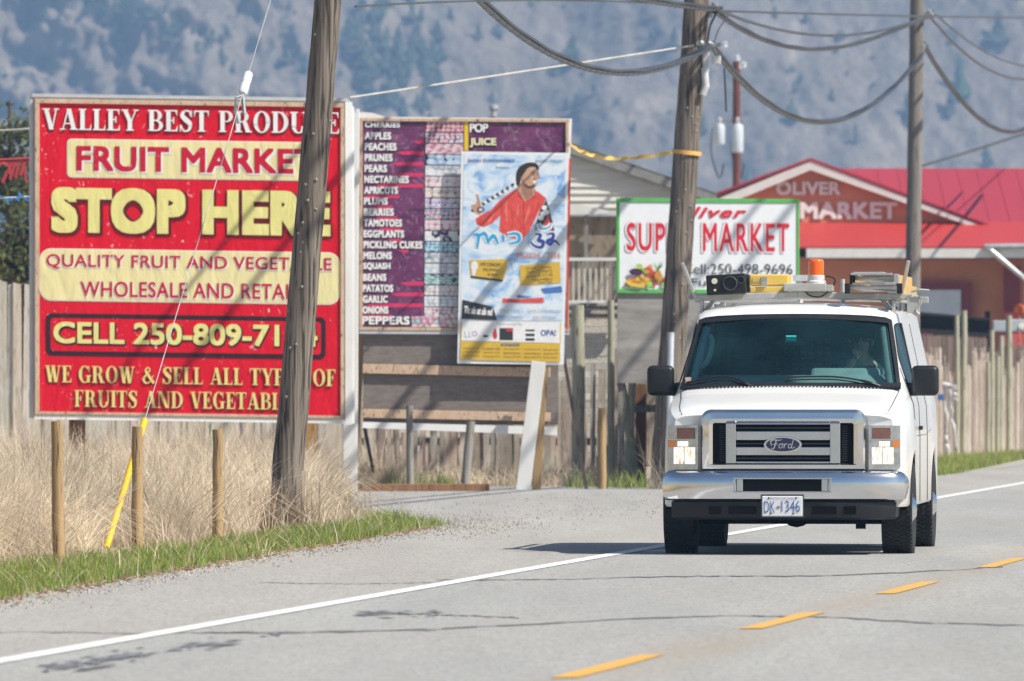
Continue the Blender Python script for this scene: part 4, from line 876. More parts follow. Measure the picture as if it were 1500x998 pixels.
pp('boat_print', ink('coral', (.68, .075, .06), .25), [z2([(430, 375), (560, 385), (790, 368), (795, 415), (430, 415)])]); pp('boat_print', ink('blue', (.06, .16, .45)), [z2([(560, 345), (700, 365), (560, 372)]), z2([(770, 290), (950, 265), (960, 320), (800, 330)])])
pp('white_band', ink('white', (.75, .75, .76), .05), [z2([(70, 575), (945, 590), (940, 772), (65, 752)])]); pp('yellow_band', YB, [z2([(60, 756), (940, 775), (940, 940), (52, 922)]), z2([(62, 590), (72, 590), (68, 756), (60, 756)]), z2([(938, 590), (947, 590), (945, 780), (936, 780)])])
pp('tag_print', ink('white', (.75, .75, .76), .05), [z2(ell(182, 90, 30, 42)), z2([(160, 120), (200, 120), (185, 180), (160, 170)])])
pp('logo', ink('black', (.03, .03, .035)), [z2(rect(402, 640, 522, 748)), z2(rect(632, 652, 714, 668)), z2(rect(632, 688, 714, 712)), z2(rect(632, 728, 714, 752)), z2(rect(258, 702, 300, 722)), z2(rect(415, 778, 578, 800))])
pp('logo', ink('red', (.55, .03, .03)), [z2(ell(362, 700, 20, 40)), z2(ell(364, 660, 12, 14)), z2(rect(462, 645, 520, 670))]); pp('logo', ink('grey_violet', (.35, .3, .4)), [z2(q) for q in ring(182, 692, 24, 24, 0, 360, 9, 9, 16)]+[z2(rect(92, 670, 98, 722)), z2(rect(92, 716, 118, 722)), z2(rect(130, 670, 136, 722)), z2(rect(130, 716, 152, 722))])
def pt(m, items, zz):
    mb = MB()
    for s_, x0, y0, x1, y1, *r_ in items:
        a, b = zz([(x0, y0)])[0], zz([(x1, y1)])[0]; put_text(mb, po, s_, *a, *b, lay[0], r_[0] if r_ else 0.0, 0, 1.0, r_[1] if len(r_) > 1 else 0)
    lay[0] += .0002; return mb.build('lettering', m, ps)
pt(ink('navy', (.03, .06, .30)), [('Jashan Entertainment', 120, 105, 540, 145, .01), ('Presents...', 370, 172, 510, 195)], z1); pt(ink('teal', (.15, .3, .38)), [('BABBU MAAN', 725, 112, 960, 138, .01)], z1); pt(ink('orange_red', (.62, .25, .16)), [('VISAKHI - 2014', 552, 935, 940, 990, .01)], z1)
pt(ink('dark_text', (.09, .07, .05)), [('LIVE CONCERT', 230, 62, 420, 92, .01, 3), ('KELOWNA', 258, 110, 395, 136, .01, 3), ('BC NOW', 300, 155, 385, 178, .01, 3), ('Kelowna Community', 640, 88, 860, 118, 0, -4), ('Theatre 1375 Water St', 640, 120, 868, 150, 0, -4), ('Kelowna, BC V1Y 1B4', 640, 160, 872, 188, 0, -4), ('Tickets Available at', 690, 192, 872, 218, 0, -4), ('Prime Time', 750, 220, 866, 242, 0, -4)], z2)
pt(ink('grey_text', (.42, .43, .48)), [('Preet Sandhu', 415, 468, 605, 500), ('250.860.6721', 405, 525, 610, 560), ('Sabbi Sukhia Mangal', 655, 470, 948, 506), ('250.307.6642', 698, 528, 908, 560), ('Sponsored By', 385, 592, 605, 620)], z2)
pt(ink('white', (.75, .75, .76), .05), [('Tic ab at ab nd', 88, 455, 340, 520, .03, 5), ('Special Thanks', 422, 780, 572, 797)], z2); pt(ink('navy', (.03, .06, .30)), [('OPA!', 768, 655, 900, 708, .02)], z2)
nm = ['Anderson Couples', 'Family Dhaliwal', 'Sunday Brar Shan', 'Prakash Gill', 'Manjinder Kang', 'Harpreet Sran', 'Harmandeep Sandhu', 'Parminder Dhaliwal', 'Happy Dhesi', 'Jas Grewal Hothi', 'Amrit Multani', 'Bobby Singh Gill', 'Okanagan Mall', 'Jagdeep Gill', 'Parmjeet Grewal']
pt(ink('brown_text', (.2, .13, .03)), [(nm[c*3+r_], 80+c*180-(c == 4)*8, 810+r_*34+c*3, 225+c*180-(c == 4)*30, 830+r_*34+c*3) for c in range(5) for r_ in range(3)], z2)
mb = MB(); put_poly(mb, po, [(834, 232), (836.5, 232), (832, 482), (829.5, 482)], -.02, .02); mb.build('red_strip', ink('red', (.55, .03, .03)), ps)

# the fruit shop sign with its green frame
sp = Plane(1037, 135.2, 8, .005, 1037)
o = sp.at(1037, 560); ss = thing('market_sign', 'white fruit shop sign with red letters, a fruit picture and a green frame', 'shop sign', (o.x, o.y, 0))
mb = MB(); put_poly(mb, sp, rect(904, 291, 1170, 430), 0, .05); mb.build('panel', mat('sign_panel_white', (.74, .76, .79), .35, var=.05), ss)
mb = MB()
for q in (rect(903.5, 291, 1171, 297), rect(903.5, 297.2, 907.6, 424), rect(1167, 297.2, 1171, 424), rect(903.5, 424.2, 1171, 430)): put_poly(mb, sp, q, .012, .07)
mb.build('frame', mat('green_paint', (.10, .42, .09), .4, var=.15), ss, bevel=.004)
Rd = mat('sign_red', (.62, .01, .03), .35, var=.05); Pk = mat('sign_pink', (.66, .42, .47), .4, var=.05); Bk = mat('sign_charcoal', (.05, .05, .06), .4)
rich(ss, sp, 'Oliver', (983, 303, 1093, 319), Rd, Pk, .03, -.4, .3, .0, 1.15, .012, .35)
for s_, a, b in (('SUPER', 918, 1014), ('MARKET', 1029.5, 1156)):
    mb = MB(); put_text(mb, sp, s_, a-3.2, 325.5, b-1.2, 371.5, .006, .02, 0, 1.15); mb.build('letter_outline', Pk, ss)
    mb = MB(); put_text(mb, sp, s_, a-2.6, 326.3, b-1.6, 370.2, .009, .008, 0, 1.15); mb.build('letter_edge', mat('sign_panel_white', (.74, .76, .79), .35), ss)
    mb = MB(); put_text(mb, sp, s_, a, 327, b, 368, .012, .01, 0, 1.15); mb.build('lettering', Rd, ss)
mb = MB(); put_text(mb, sp, 'Cell:250-498-9696', 1001, 386.5, 1161, 402, .012, 0, 0, 1.02); put_text(mb, sp, 'Fu', 1012, 408, 1034, 419.5, .012); mb.build('lettering', Bk, ss)
fr = random.Random(5); fc = [(.62, .05, .03), (.66, .22, .03), (.68, .45, .05), (.66, .09, .04), (.25, .45, .05), (.68, .35, .16), (.60, .03, .05)]
mb = MB()
for i in range(62):
    x = fr.uniform(919, 975); ytop = 412-22*math.exp(-((x-950)/19)**2); y = fr.uniform(ytop, 419); put_poly(mb, sp, ell(x, y, fr.uniform(2.6, 4.8), fr.uniform(2.5, 4), 12), .006+i*.0005, 0, fr.choice(fc))
put_poly(mb, sp, ell(931, 399, 10, 5, 16), .038, 0, (.06, .02, .06)); put_poly(mb, sp, ell(936, 391, 5, 4, 14), .039, 0, (.4, .55, .1)); put_poly(mb, sp, ell(951, 417, 4.6, 4, 14), .04, 0, (.3, .6, .08))
put_poly(mb, sp, curve([(915, 412), (921, 419), (940, 422), (936, 418), (924, 414)], 16), .041, 0, (.7, .5, .06))
put_poly(mb, sp, ell(963, 403, 5, 7.5, 16), .042, 0, (.55, .25, .05))
for i in range(15):
    a = R(-90+fr.uniform(-62, 62)); l = fr.uniform(8, 18); put_poly(mb, sp, [(962.2, 396), (963.8, 396), (963+math.cos(a)*l, 396+math.sin(a)*l)], .043+i*.0005, 0, (.07, .25*fr.uniform(.7, 1.3), .06))
mb.build('fruit_picture', mat('fruit_print', (1, 1, 1), .4, var=.12, scale=20, tone=True), ss)
M_plyg2 = wood('silver_plywood', (.33, .315, .30), (.2, .185, .17), scale=1.0, zs=.25, bmp=.1, ax=0, ck=.8)
mb = MB(); put_poly(mb, sp, rect(905, 430.5, 1168, 562), -.03, .025); mb.build('plywood', M_plyg2, ss)
for x in (912, 1040, 1160):
    mb = MB(); b0 = sp.at(x, 300, -.13); mb.bar((b0.x, b0.y, 0), b0, .09, .09); mb.build('leg', M_post_grey, ss)

# ------------------------------------------------------------------ poles
M_pole = wood('pole_wood', (.275, .232, .192), (.085, .068, .056), scale=1.6, zs=.035, bmp=1.0, cs=.08)
M_pole_dk = wood('pole_wood_dark', (.26, .235, .21), (.12, .105, .095), scale=1.6, zs=.035, bmp=.8)
M_galv = mat('galvanised', (.55, .56, .57), .4, .6)
def pole(label, base, top, r0, r1, m, knots, seed):
    r_ = random.Random(seed); base, top = Vector(base), Vector(top); t_ = thing('utility_pole', label, 'utility pole', base, 0, 'utility poles along the road')
    n = 40; pts = [base.lerp(top, i/(n-1))+Vector((r_.uniform(-1, 1), r_.uniform(-1, 1), 0))*.004 for i in range(n)]
    mb = MB(); mb.tube(pts, [(r0+(r1-r0)*i/(n-1))*r_.uniform(.985, 1.015) for i in range(n)], 28); mb.build('pole', m, t_, smooth=60)
    mb = MB(); ax = (top-base).normalized()
    for k in range(knots):
        u = r_.uniform(.02, .98); c = base.lerp(top, u); a = r_.uniform(-2.9, -.2); dr = Vector((math.cos(a), math.sin(a), 0)); rr_ = r0+(r1-r0)*u
        mb.lathe([(.018, -.01), (.016, .008), (.008, .015), (0, .016)], c+dr*(rr_-.004), dr, 8)
    mb.build('bolt', mat('old_bolt', (.26, .23, .2), .6, .3), t_, smooth=40); return t_
def pline(bx, by, tx, ty, d, k):                        # a point on the pole's axis, k rows up the photo
    u = (k-by)/(ty-by); return Wp(bx+(tx-bx)*u, k, d)
d1 = 93.0; M_pole1 = wood('old_pole_wood', (.27, .23, .19), (.075, .06, .05), scale=1.6, zs=.03, bmp=1.2, cs=.09)
b1 = Wp(414, HY+F*CH/d1, d1); t1 = Wp(531, -600, d1)
pole1 = pole('thick leaning wooden pole standing in front of the red billboard', (b1.x, d1, 0), t1, 23.5/F*d1, 16.5/F*d1, M_pole1, 46, 3)
mb = MB(); q0, q1 = Wp(438, 772, d1-.05), Wp(441, 690, d1-.05); mb.bar(q0, q1, .09, .04, (0, 1, 0)); mb.build('splice_board', wood('pale_splint', (.55, .45, .36), (.42, .33, .26)), pole1)
d2 = 132.0
b2 = Wp(971, HY+F*CH/d2, d2); t2 = Wp(1030, -130, d2)
pole2 = pole('tall cable pole in front of the white fruit shop sign', (b2.x, d2, 0), t2, 20/F*d2, 18/F*d2, M_pole, 40, 5)
mb = MB(); mb.tube([Wp(979, 690, d2-.2), Wp(983, 487, d2-.2)], .042, 12); mb.build('conduit', mat('pale_conduit', (.55, .60, .66), .4, var=.08), pole2, smooth=40)
mb = MB(); mb.tube([Wp(983, 487, d2-.2), Wp(989, 395, d2-.2)], .02, 8); mb.build('cable_riser', mat('cable_black', (.03, .03, .035), .5), pole2, smooth=40)
d3 = 178.0
b3 = Wp(1333, HY+F*CH/d3, d3); t3 = Wp(1345, -90, d3)
pole3 = pole('slimmer dark pole rising behind the roof of the van', (b3.x, d3, 0), t3, 12/F*d3, 10/F*d3, M_pole_dk, 14, 8)
M_cable = mat('cable_sheath', (.045, .05, .056), .4, var=.3, scale=3, spec=.6)
M_clamp = mat('clamp_steel', (.33, .35, .37), .45, .5, var=.3)
def clampset(parent, px, py, d, s, m=M_clamp):
    mb = MB(); c = Wp(px, py, d)
    mb.bar(c+Vector((-.15, .02, 0))*s, c+Vector((.13, -.02, .02))*s, .05*s, .05*s)
    for k in range(4): mb.lathe([(0, -.05*s), (.035*s, -.03*s), (.035*s, .03*s), (0, .05*s)], c+Vector((random.uniform(-.12, .1), random.uniform(-.08, .02), random.uniform(-.08, .08)))*s, (random.uniform(-1, 1), .3, random.uniform(-1, 1)), 10)
    mb.build('clamp', m, parent, smooth=40)
clampset(pole2, 1045, 14, d2, 1.0); clampset(pole2, 1040, 68, d2-.1, 1.1); clampset(pole3, 1358, 22, d3, 1.1); clampset(pole3, 1351, 68, d3, 1.0)
mb = MB(); q = Wp(1034, 88, d2-.1); mb.box(q+Vector((0, 0, -.02)), (.09, .1, .28)); mb.box(q+Vector((.14, .05, .0)), (.12, .12, .12)); mb.tube([q+Vector((-.02, -.05, -.1)), q+Vector((.0, -.06, -.35)), q+Vector((-.05, -.06, -.48))], .05, 8); mb.build('splice_case', mat('pale_enamel', (.55, .56, .56), .5, var=.25, scale=10), pole2, bevel=.015)
mb = MB(); mb.tube(curve([Wp(1050, 18, d2), Wp(1040, 40, d2-.1), Wp(1036, 66, d2-.1)], 10), .016, 6); mb.tube(curve([Wp(1066, 24, d2+1), Wp(1052, 45, d2+.3), Wp(1046, 66, d2)], 10), .01, 6); mb.tube([Wp(1061, 100, d2), Wp(1064, 164, d2)], .014, 6); mb.build('jumper', M_cable, pole2, smooth=60)

# ------------------------------------------------------------------ cables
def cable(name, label, Pa, Pb, px, r, cat='cable', m=None, twin=0, group='overhead cables along the pole line', n=60):
    """a hanging cable: plan line Pa-Pb, heights fitted to photo points (px, py); ends may lie off the picture"""
    Pa, Pb = Vector(Pa), Vector(Pb); S, Z = [], []
    for x, y in px:
        k = (x-CX)/F; D = Pb.xy-Pa.xy; s = (k*Pa.y-Pa.x)/(D.x-k*D.y); Y = Pa.y+D.y*s; S.append(s); Z.append(CH+(HY-y)/F*Y)
    deg = min(len(S)-1, 3 if len(S) > 4 else 2); co = np.polyfit(S, Z, deg); s0, s1 = 0.0, 1.0
    pts = [Vector((Pa.x+(Pb.x-Pa.x)*s, Pa.y+(Pb.y-Pa.y)*s, float(np.polyval(co, s)))) for s in np.linspace(s0, s1, n)]
    mb = MB()
    if twin:
        mb.tube(pts, r, 8)
        mb.tube([p+Vector((r*1.1, r*.2, r*1.15+.006*math.sin(i*1.1))) for i, p in enumerate(pts)], r*.6, 6); mb.tube([p+Vector((-r*.5, -r*.4, r*1.35+.005*math.sin(i*.7+1))) for i, p in enumerate(pts)], r*.42, 6)
        for i in range(0, len(pts)-1, 1): a = pts[i].lerp(pts[i+1], .3); mb.tube([a-(pts[i+1]-pts[i]).normalized()*.02, a+(pts[i+1]-pts[i]).normalized()*.02], r*1.12, 8)
    else: mb.tube(pts, r, 8)
    o = mb.build(name, m or M_cable, smooth=60, base=pts[0]); return tag(o, label, cat, group)
pa = lambda py: Wp(414+(531-414)*(786-py)/1386, py, d1)
c2a, c2b = Wp(1040, 68, d2-.1), Wp(1046, 15, d2); c3a, c3b = Wp(1351, 70, d3), Wp(1358, 25, d3)
p1a = pa(-420); p1b = pa(-480); c4a, c4b = Vector((12.0, 221, 6.5)), Vector((12.1, 221, 7.2))
cable('telephone_cable', 'thick lower cable bundle sagging from the top edge to the middle pole', p1a, c2a, [(700, 0), (770, 58), (850, 98), (905, 108), (970, 100), (1039, 70)], .030, twin=1)
cable('telephone_cable', 'thick lower cable bundle hanging deepest between the middle and far poles', c2a, c3a, [(1050, 75), (1080, 120), (1130, 158), (1200, 177), (1250, 168), (1310, 132), (1349, 82)], .030, twin=1)
cable('telephone_cable', 'thick cable dropping steeply right of the far pole', c3a, c4a, [(1355, 72), (1390, 125), (1430, 172), (1465, 191), (1500, 190)], .030, twin=1)
cable('power_cable', 'upper cable pair end entering from the top edge to the middle pole', p1b, c2b, [(940, 0), (1000, 9), (1044, 14)], .030, 'cable', None, 1)
cable('power_cable', 'second upper cable, lower of the two curves between the poles', c2b, c3b, [(1048, 18), (1090, 48), (1150, 68), (1205, 72), (1270, 61), (1356, 27)], .024, twin=1)
cable('power_cable', 'thin upper cable, higher of the two curves between the poles', c2b+Vector((.05, .1, .05)), c3b+Vector((.05, .1, .05)), [(1060, 18), (1110, 36), (1180, 50), (1260, 50), (1356, 25)], .022)
cable('power_cable', 'upper cable right of the far pole, the lower of two', c3b, c4b, [(1362, 25), (1395, 60), (1440, 98), (1500, 116)], .024)
cable('power_cable', 'upper cable right of the far pole, the higher of two', c3b+Vector((.1, 0, 0)), c4b+Vector((.1, 0, .2)), [(1375, 25), (1430, 68), (1500, 97)], .017)
cable('service_wire', 'faint thin wire curving across the top left of the middle pole', p1b+Vector((0, 0, .5)), c2b, [(850, 0), (900, 5), (950, 3), (1040, 12)], .010)
cable('power_line', 'thin straight dark line running level behind both poles', (2.6, 134, 0), (17, 250, 0), [(1080, 17), (1300, 23), (1500, 26)], .016)
cable('power_line', 'faint distant line slanting up at the right edge', (7.5, 230, 0), (14, 236, 0), [(1350, 243), (1420, 222), (1500, 196)], .03)
cable('messenger_rope', 'pale straight rope from the red billboard corner up to the middle pole', bl.at(512, 144), Wp(1015, 67, d2-.2), [(513, 143), (760, 106), (1015, 67)], .012, 'rope', mat('pale_rope', (.52, .50, .46), .7))
# conductors strung higher up, above the picture; their shadows fall as slanted bars on the signs
M_cond = mat('conductor', (.3, .31, .32), .45, .5)
for pl_q, px, py, z, r, lab in ((bl, 372, 300, 9.4, .035, 'left'), (bl, 425, 345, 9.4, .05, 'second'), (po, 762, 370, 9.4, .03, 'third'), (po, 800, 380, 9.4, .06, 'fourth'), (sp, 1068, 352, 12.5, .04, 'fifth'), (sp, 1120, 352, 12.5, .05, 'right')):
    q = pl_q.at(px, py); q = q+L*((z-q.z)/L.z); dv = Vector((.107, 1, 0)); mb = MB(); mb.tube([q-dv*60+Vector((0, 0, .9)), q-dv*25+Vector((0, 0, .1)), q, q+dv*25+Vector((0, 0, .1)), q+dv*60+Vector((0, 0, .9))], r, 8)
    tag(mb.build('power_conductor', M_cond, smooth=60, base=q), 'grey power conductor strung above the picture, shading the signs', 'cable', 'high conductors above the picture')
# guy wire with its insulator and yellow guard
g0 = Gp(155, 806); g1 = pa(-390); gw = thing('guy_wire', 'steel guy wire with white insulator and yellow guard tube, tied to the leaning pole', 'guy wire', g0, 0)
def gpt(px):
    k = (px-CX)/F; D = g1-g0; s = (k*g0.y-g0.x)/(D.x-k*D.y); return g0+D*s
mb = MB(); mb.tube([g0, gpt(208)], .006, 6); mb.tube([gpt(208), gpt(354)], .0045, 6); mb.tube([gpt(363), g1], .0042, 6); mb.build('wire', mat('strand_steel', (.42, .42, .41), .55, .2), gw)
mb = MB(); mb.tube([g0+(g1-g0)*.002, gpt(212)], [.028, .028], 14); mb.build('guard', mat('guard_yellow', (.78, .46, .01), .4, var=.08), gw, smooth=40)
ia, ib = gpt(355), gpt(364); ax = (ib-ia).normalized(); ln = (ib-ia).length*1.05
mb = MB(); mb.lathe([(0, 0), (.028, .006), (.044, .03), (.044, ln*.42), (.035, ln*.5), (.044, ln*.58), (.044, ln-.03), (.028, ln-.006), (0, ln)], ia, ax, 18); ins = mb.build('insulator', mat('porcelain_white', (.66, .67, .68), .2, var=.08, coat=.4), gw, smooth=40)
mb = MB(); e = ia-ax*.02; mb.tube([e, e+Vector((-.05, -.02, -.02)), e+Vector((-.06, -.02, -.14)), e+Vector((-.03, -.02, -.25))], .014, 6); mb.tube([ia, ia+Vector((.02, -.03, -.18))], .02, 6); mb.build('clip', M_clamp, ins)
# caution tape
mb = MB(); M_tape = mat('caution_tape', (.74, .50, .10), .4, var=.35, scale=5, dirt=(.70, .22, .12))
tpts = [ml.at(834, 210, -.1), Wp(850, 224, 131.6), Wp(885, 234, 131.8), Wp(930, 234, 131.9), Wp(985, 226, d2-.22)]
cc = [Vector(q) for q in curve([tuple(q) for q in tpts], 40)]
for i in range(39): mb.add([cc[i], cc[i+1], cc[i+1]+Vector((0, .012*math.sin(i), .045+.012*math.sin(i*1.3))), cc[i]+Vector((0, .012*math.sin(i-1), .045+.012*math.sin((i-1)*1.3)))], [(0, 1, 2, 3)])
pc = pline(971, 732, 1030, -130, d2, 227); n = 24; rr_ = .20
for i in range(n):
    a, b = 2*math.pi*i/n, 2*math.pi*(i+1)/n; q = [pc+Vector((rr_*math.cos(u), rr_*math.sin(u), h_-.02*math.cos(u))) for u, h_ in ((a, 0), (b, 0), (b, .055), (a, .055))]; mb.add(q, [(0, 1, 2, 3)])
tag(mb.build('caution_tape', M_tape, base=tpts[0]), 'faded yellow and orange caution tape tied round the middle pole', 'tape')
# bunting strings at the far left
fd = 127
def string(label, y0, y1, m, fr_m, kind):
    t_ = thing('bunting_string', label, 'bunting', Wp(0, y0, fd), 0, 'bunting strings left of the billboard'); pts = [Wp(x, y0+(y1-y0)*(x+120)/170+3*math.sin((x+120)/170*math.pi), fd) for x in range(-120, 51, 10)]
    mb = MB(); mb.tube(pts, .012 if kind != 'fringe' else .02, 6); mb.build('cord', m, t_)
    mb = MB()
    if kind == 'fringe':
        for k in range(36):
            x = -118+k*4.6; l = random.uniform(.05, .16) if x < 14 else random.uniform(.2, .34); a = random.uniform(-.5, .3); p = Wp(x, y0+(y1-y0)*(x+120)/170+3*math.sin((x+120)/170*math.pi), fd)
            mb.add([p+Vector((-.02, 0, 0)), p+Vector((.02, 0, 0)), p+Vector((a*l+.02, -.02, -l)), p+Vector((a*l-.015, -.02, -l*.9))], [(0, 1, 2, 3)])
    else:
        for k in range(24):
            x = -116+k*7; p = Wp(x, y0+(y1-y0)*(x+120)/170+3*math.sin((x+120)/170*math.pi), fd); s = random.choice((1, -1, -1)); l = random.uniform(.04, .1); mb.add([p+Vector((-.04, -.02, 0)), p+Vector((.04, -.02, 0)), p+Vector((random.uniform(-.05, .05), -.02, s*l))], [(0, 1, 2)])
    if kind: mb.build('pennant', fr_m, t_)
Mr = mat('bunting_red', (.40, .03, .04), .6, var=.2); Mw = mat('bunting_white', (.66, .68, .72), .6); Mb = mat('bunting_blue', (.05, .22, .5), .6)
string('red fringed bunting string left of the red billboard', 232, 232, Mr, Mr, 'fringe'); string('white cord with small blue pennants left of the red billboard', 288, 288, Mw, Mb, 'tuft')
cable('plain_cord', 'thin pale plain cord above the red bunting at the far left', Wp(-120, 188, fd), Wp(50, 189, fd), [(-120, 190), (-20, 192), (50, 188)], .010, 'cord', mat('pale_rope', (.52, .50, .46), .7), 0, None)

# ------------------------------------------------------------------ roadside posts and timber
for px, top, bot, w0, lab in [(83, 617, 833, 18, 'tallest tan wooden bollard, nearest the road edge on the left'), (201, 625, 808, 17, 'middle tan wooden bollard beside the yellow guy guard'), (319, 629, 796, 16, 'tan wooden bollard just left of the leaning pole')]:
    b0 = Gp(px+3 if px == 83 else px, bot); t0 = Wp(px, top, b0.y); log_post('wooden_bollard', lab, b0, t0, w0/2/F*b0.y*1.02, M_post_tan, 'bollard', 'tan bollards in the grass verge', w0/2/F*b0.y*.93)
for px, dx, top, bot, w0, m, lab, nm_ in [(882, 0, 598, 717, 13, M_post_tan, 'short tan post between the price board and the middle pole', 'wooden_bollard'), (600, 1, 594, 714, 11, M_post_grey, 'slim grey weathered post in front of the plywood, the left of two', 'stub_post'), (686, -5, 617, 713, 14, M_post_grey, 'thicker grey post leaning right in front of the plywood', 'stub_post')]:
    d = F*CH/(bot-HY) if px == 882 else 130.1; b0 = Vector((*P2(px+dx, d), 0)); log_post(nm_, lab, b0, Wp(px+(4 if dx < 0 else 0), top, d), w0/2/F*d, m, 'post')
a, b = Gp(520, 720.5), Gp(716, 720); mb = MB(); mb.bar((a.x, a.y, .05), (b.x, b.y, .05), .1, .1); tag(mb.build('timber', M_brown, base=(a.x, a.y, 0), bevel=.01), 'brown squared timber lying on the ground before the two grey posts', 'timber')
# ------------------------------------------------------------------ the van (local axes: x to the photo's right, y to the rear, z up)
VX, VD, VYAW = 2.205, 80.55, -0.09
van = thing('van', 'white work van with a chrome grille and lit headlights driving towards us', 'van', (VX, VD, 0), VYAW)
M_vw, t, p = nodes('van_white')
out = mixc(t, noise(t, 3, 5, .6), (.71, .71, .70), (.77, .765, .75)); low = new(t, 'ShaderNodeTexCoord')
out = mixc(t, ramp(t, noise(t, 1.2, 6, .7, (1, 1, 3)), [(.55, 0.0), (.8, .3)]), out, (.60, .57, .52))
sx_ = new(t, 'ShaderNodeSeparateXYZ'); link(t, low.outputs['Object'], sx_.inputs[0]); mr_ = new(t, 'ShaderNodeMapRange'); mr_.inputs[1].default_value = .35; mr_.inputs[2].default_value = 1.05; mr_.inputs[3].default_value = .75; mr_.inputs[4].default_value = 0; link(t, sx_.outputs[2], mr_.inputs[0])
out = mixc(t, mixc(t, 1.0, mr_.outputs[0], ramp(t, noise(t, 5, 6, .7, (1, .5, 1.5)), [(.3, .2), (.7, 1.0)]), 'MULTIPLY'), out, (.42, .37, .30))   # road grime low on the body
link(t, out, p.inputs['Base Color']); p.inputs['Roughness'].default_value = .32; p.inputs['Coat Weight'].default_value = .6; p.inputs['Coat Roughness'].default_value = .04
M_chr = mat('chrome', (.72, .74, .76), .13, 1.0, var=.06, scale=3, bmp=.012, bscale=4)
M_chr2 = mat('satin_chrome', (.62, .63, .65), .25, 1.0, var=.08, scale=5)
M_blk = mat('black_plastic', (.014, .015, .017), .45, var=.25, scale=8, spec=.35)
M_void = mat('grille_and_slot_shade_black', (.004, .004, .005), .8, var=.2, spec=.08)
M_rub = mat('tyre_rubber', (.018, .018, .019), .85, var=.3, scale=9, bmp=.2)
M_int = mat('cabin_grey', (.16, .18, .18), .8, var=.25, scale=5); M_dark = mat('cabin_dark', (.055, .062, .066), .9, var=.3)
def lerp_tab(tab, y):
    ys_ = [r_[0] for r_ in tab]; return [float(np.interp(y, ys_, [r_[i] for r_ in tab])) for i in range(1, len(tab[0]))]
#      y     w     belt  wbelt  ztop  wtop  zc    bow
TAB = [(.03, .90, 1.10, .885, 1.135, .82, 1.155, .10), (.07, .945, 1.13, .915, 1.17, .845, 1.19, .10), (.16, .975, 1.165, .935, 1.20, .86, 1.225, .10), (.35, .995, 1.20, .95, 1.235, .87, 1.265, .10), (.65, 1.005, 1.25, .957, 1.29, .88, 1.325, .10),
       (.88, 1.008, 1.285, .962, 1.345, .90, 1.385, .11), (.92, 1.008, 1.29, .962, 1.37, .91, 1.385, .11), (1.28, 1.01, 1.31, .968, 1.67, .855, 1.70, .10), (1.60, 1.01, 1.33, .972, 1.935, .80, 1.985, .09), (1.66, 1.01, 1.33, .972, 1.96, .80, 2.03, .085), (1.78, 1.01, 1.33, .973, 1.975, .815, 2.06, .06), (2.1, 1.01, 1.33, .975, 1.985, .835, 2.08, .0),
       (3.2, 1.01, 1.33, .975, 1.99, .84, 2.085, .0), (5.2, 1.01, 1.33, .975, 1.98, .835, 2.075, .0), (5.42, 1.0, 1.33, .96, 1.97, .77, 2.04, -.03), (5.5, .95, 1.30, .90, 1.90, .72, 1.93, -.06)]
AX = (.95, 4.45)
def ring_at(y, sx=1, scale=1.0, dz=0):
    w_, zb_, wb, zt, wt, zc, bow = lerp_tab(TAB, y)
    z0 = .40
    for a in AX:
        q = .47**2-(y-a)**2
        if q > 0: z0 = max(z0, .375+math.sqrt(q))
    hood = y < .9
    fl = sum(math.exp(-((y-a)/.42)**2) for a in AX)*.018
    b = zb_
    P = [(w_+fl-.012, z0), (w_+fl, z0+.02), (w_+fl*.8, z0+.3*(b-z0)), (w_, z0+.62*(b-z0)), (.5*(w_+wb)+.008, z0+.88*(b-z0)), (wb, b)]
    if hood: P += [(wb-.004, b+.35*(zt-b)), (wt+.02, b+.8*(zt-b))]
    else: P += [(wb+(wt-wb)*.08, b+.10*(zt-b)), (wb+(wt-wb)*.88, b+.88*(zt-b))]
    P += [(wt, zt), (wt-.05, zt+.42*(zc-zt)), (wt*.8, zt+.68*(zc-zt)), (wt*.5, zt+.9*(zc-zt)), (wt*.2, zt+.985*(zc-zt)), (0, zc)]
    return [Vector((sx*x*scale, y+bow*(abs(x)/.97)**2.4, z+dz)) for x, z in P]
YS = sorted(set([r_[0] for r_ in TAB]+[round(.48+.0335*i, 4) for i in range(29)]+[round(3.98+.0335*i, 4) for i in range(29)]+[2.6, 3.6, 1.1, 1.45, 5.0]))
NP = 14
def shell(sel, scale=1.0, dz=0, off=0.0):
    mb = MB()
    for sx in (1, -1):
        rings = [ring_at(y, sx, scale, dz) for y in YS]; idx = len(mb.v)
        for i in range(len(YS)-1):
            for j in range(NP-1):
                if sel(YS[i], YS[i+1], j):
                    q = [rings[i][j], rings[i][j+1], rings[i+1][j+1], rings[i+1][j]]
                    if off:
                        n_ = (q[1]-q[0]).cross(q[3]-q[0]).normalized(); n_ = n_ if n_.x*sx+n_.z*.3-n_.y*.3 > 0 else -n_; q = [a+n_*off for a in q]
                    mb.add(q, [(0, 1, 2, 3)])
    return mb
def weld(o, d=.0008):
    import bmesh
    bm = bmesh.new(); bm.from_mesh(o.data); bmesh.ops.remove_doubles(bm, verts=bm.verts, dist=d); bmesh.ops.recalc_face_normals(bm, faces=bm.faces); bm.to_mesh(o.data); bm.free()
    o.data.polygons.foreach_set('use_smooth', [True]*len(o.data.polygons)); o.data.set_sharp_from_angle(angle=R(32)); return o
is_ws = lambda a, b, j: a >= .92-1e-6 and b <= 1.60+1e-6 and j >= 8
is_side = lambda a, b, j: a >= 1.28-1e-6 and b <= 2.1+1e-6 and j == 6
mbv = shell(lambda a, b, j: not is_ws(a, b, j) and not is_side(a, b, j))
back = [ring_at(5.5, 1)[j] for j in range(NP)]+[ring_at(5.5, -1)[j] for j in range(NP-1, -1, -1)]
mbv.add(back, [tuple(range(len(back)))])
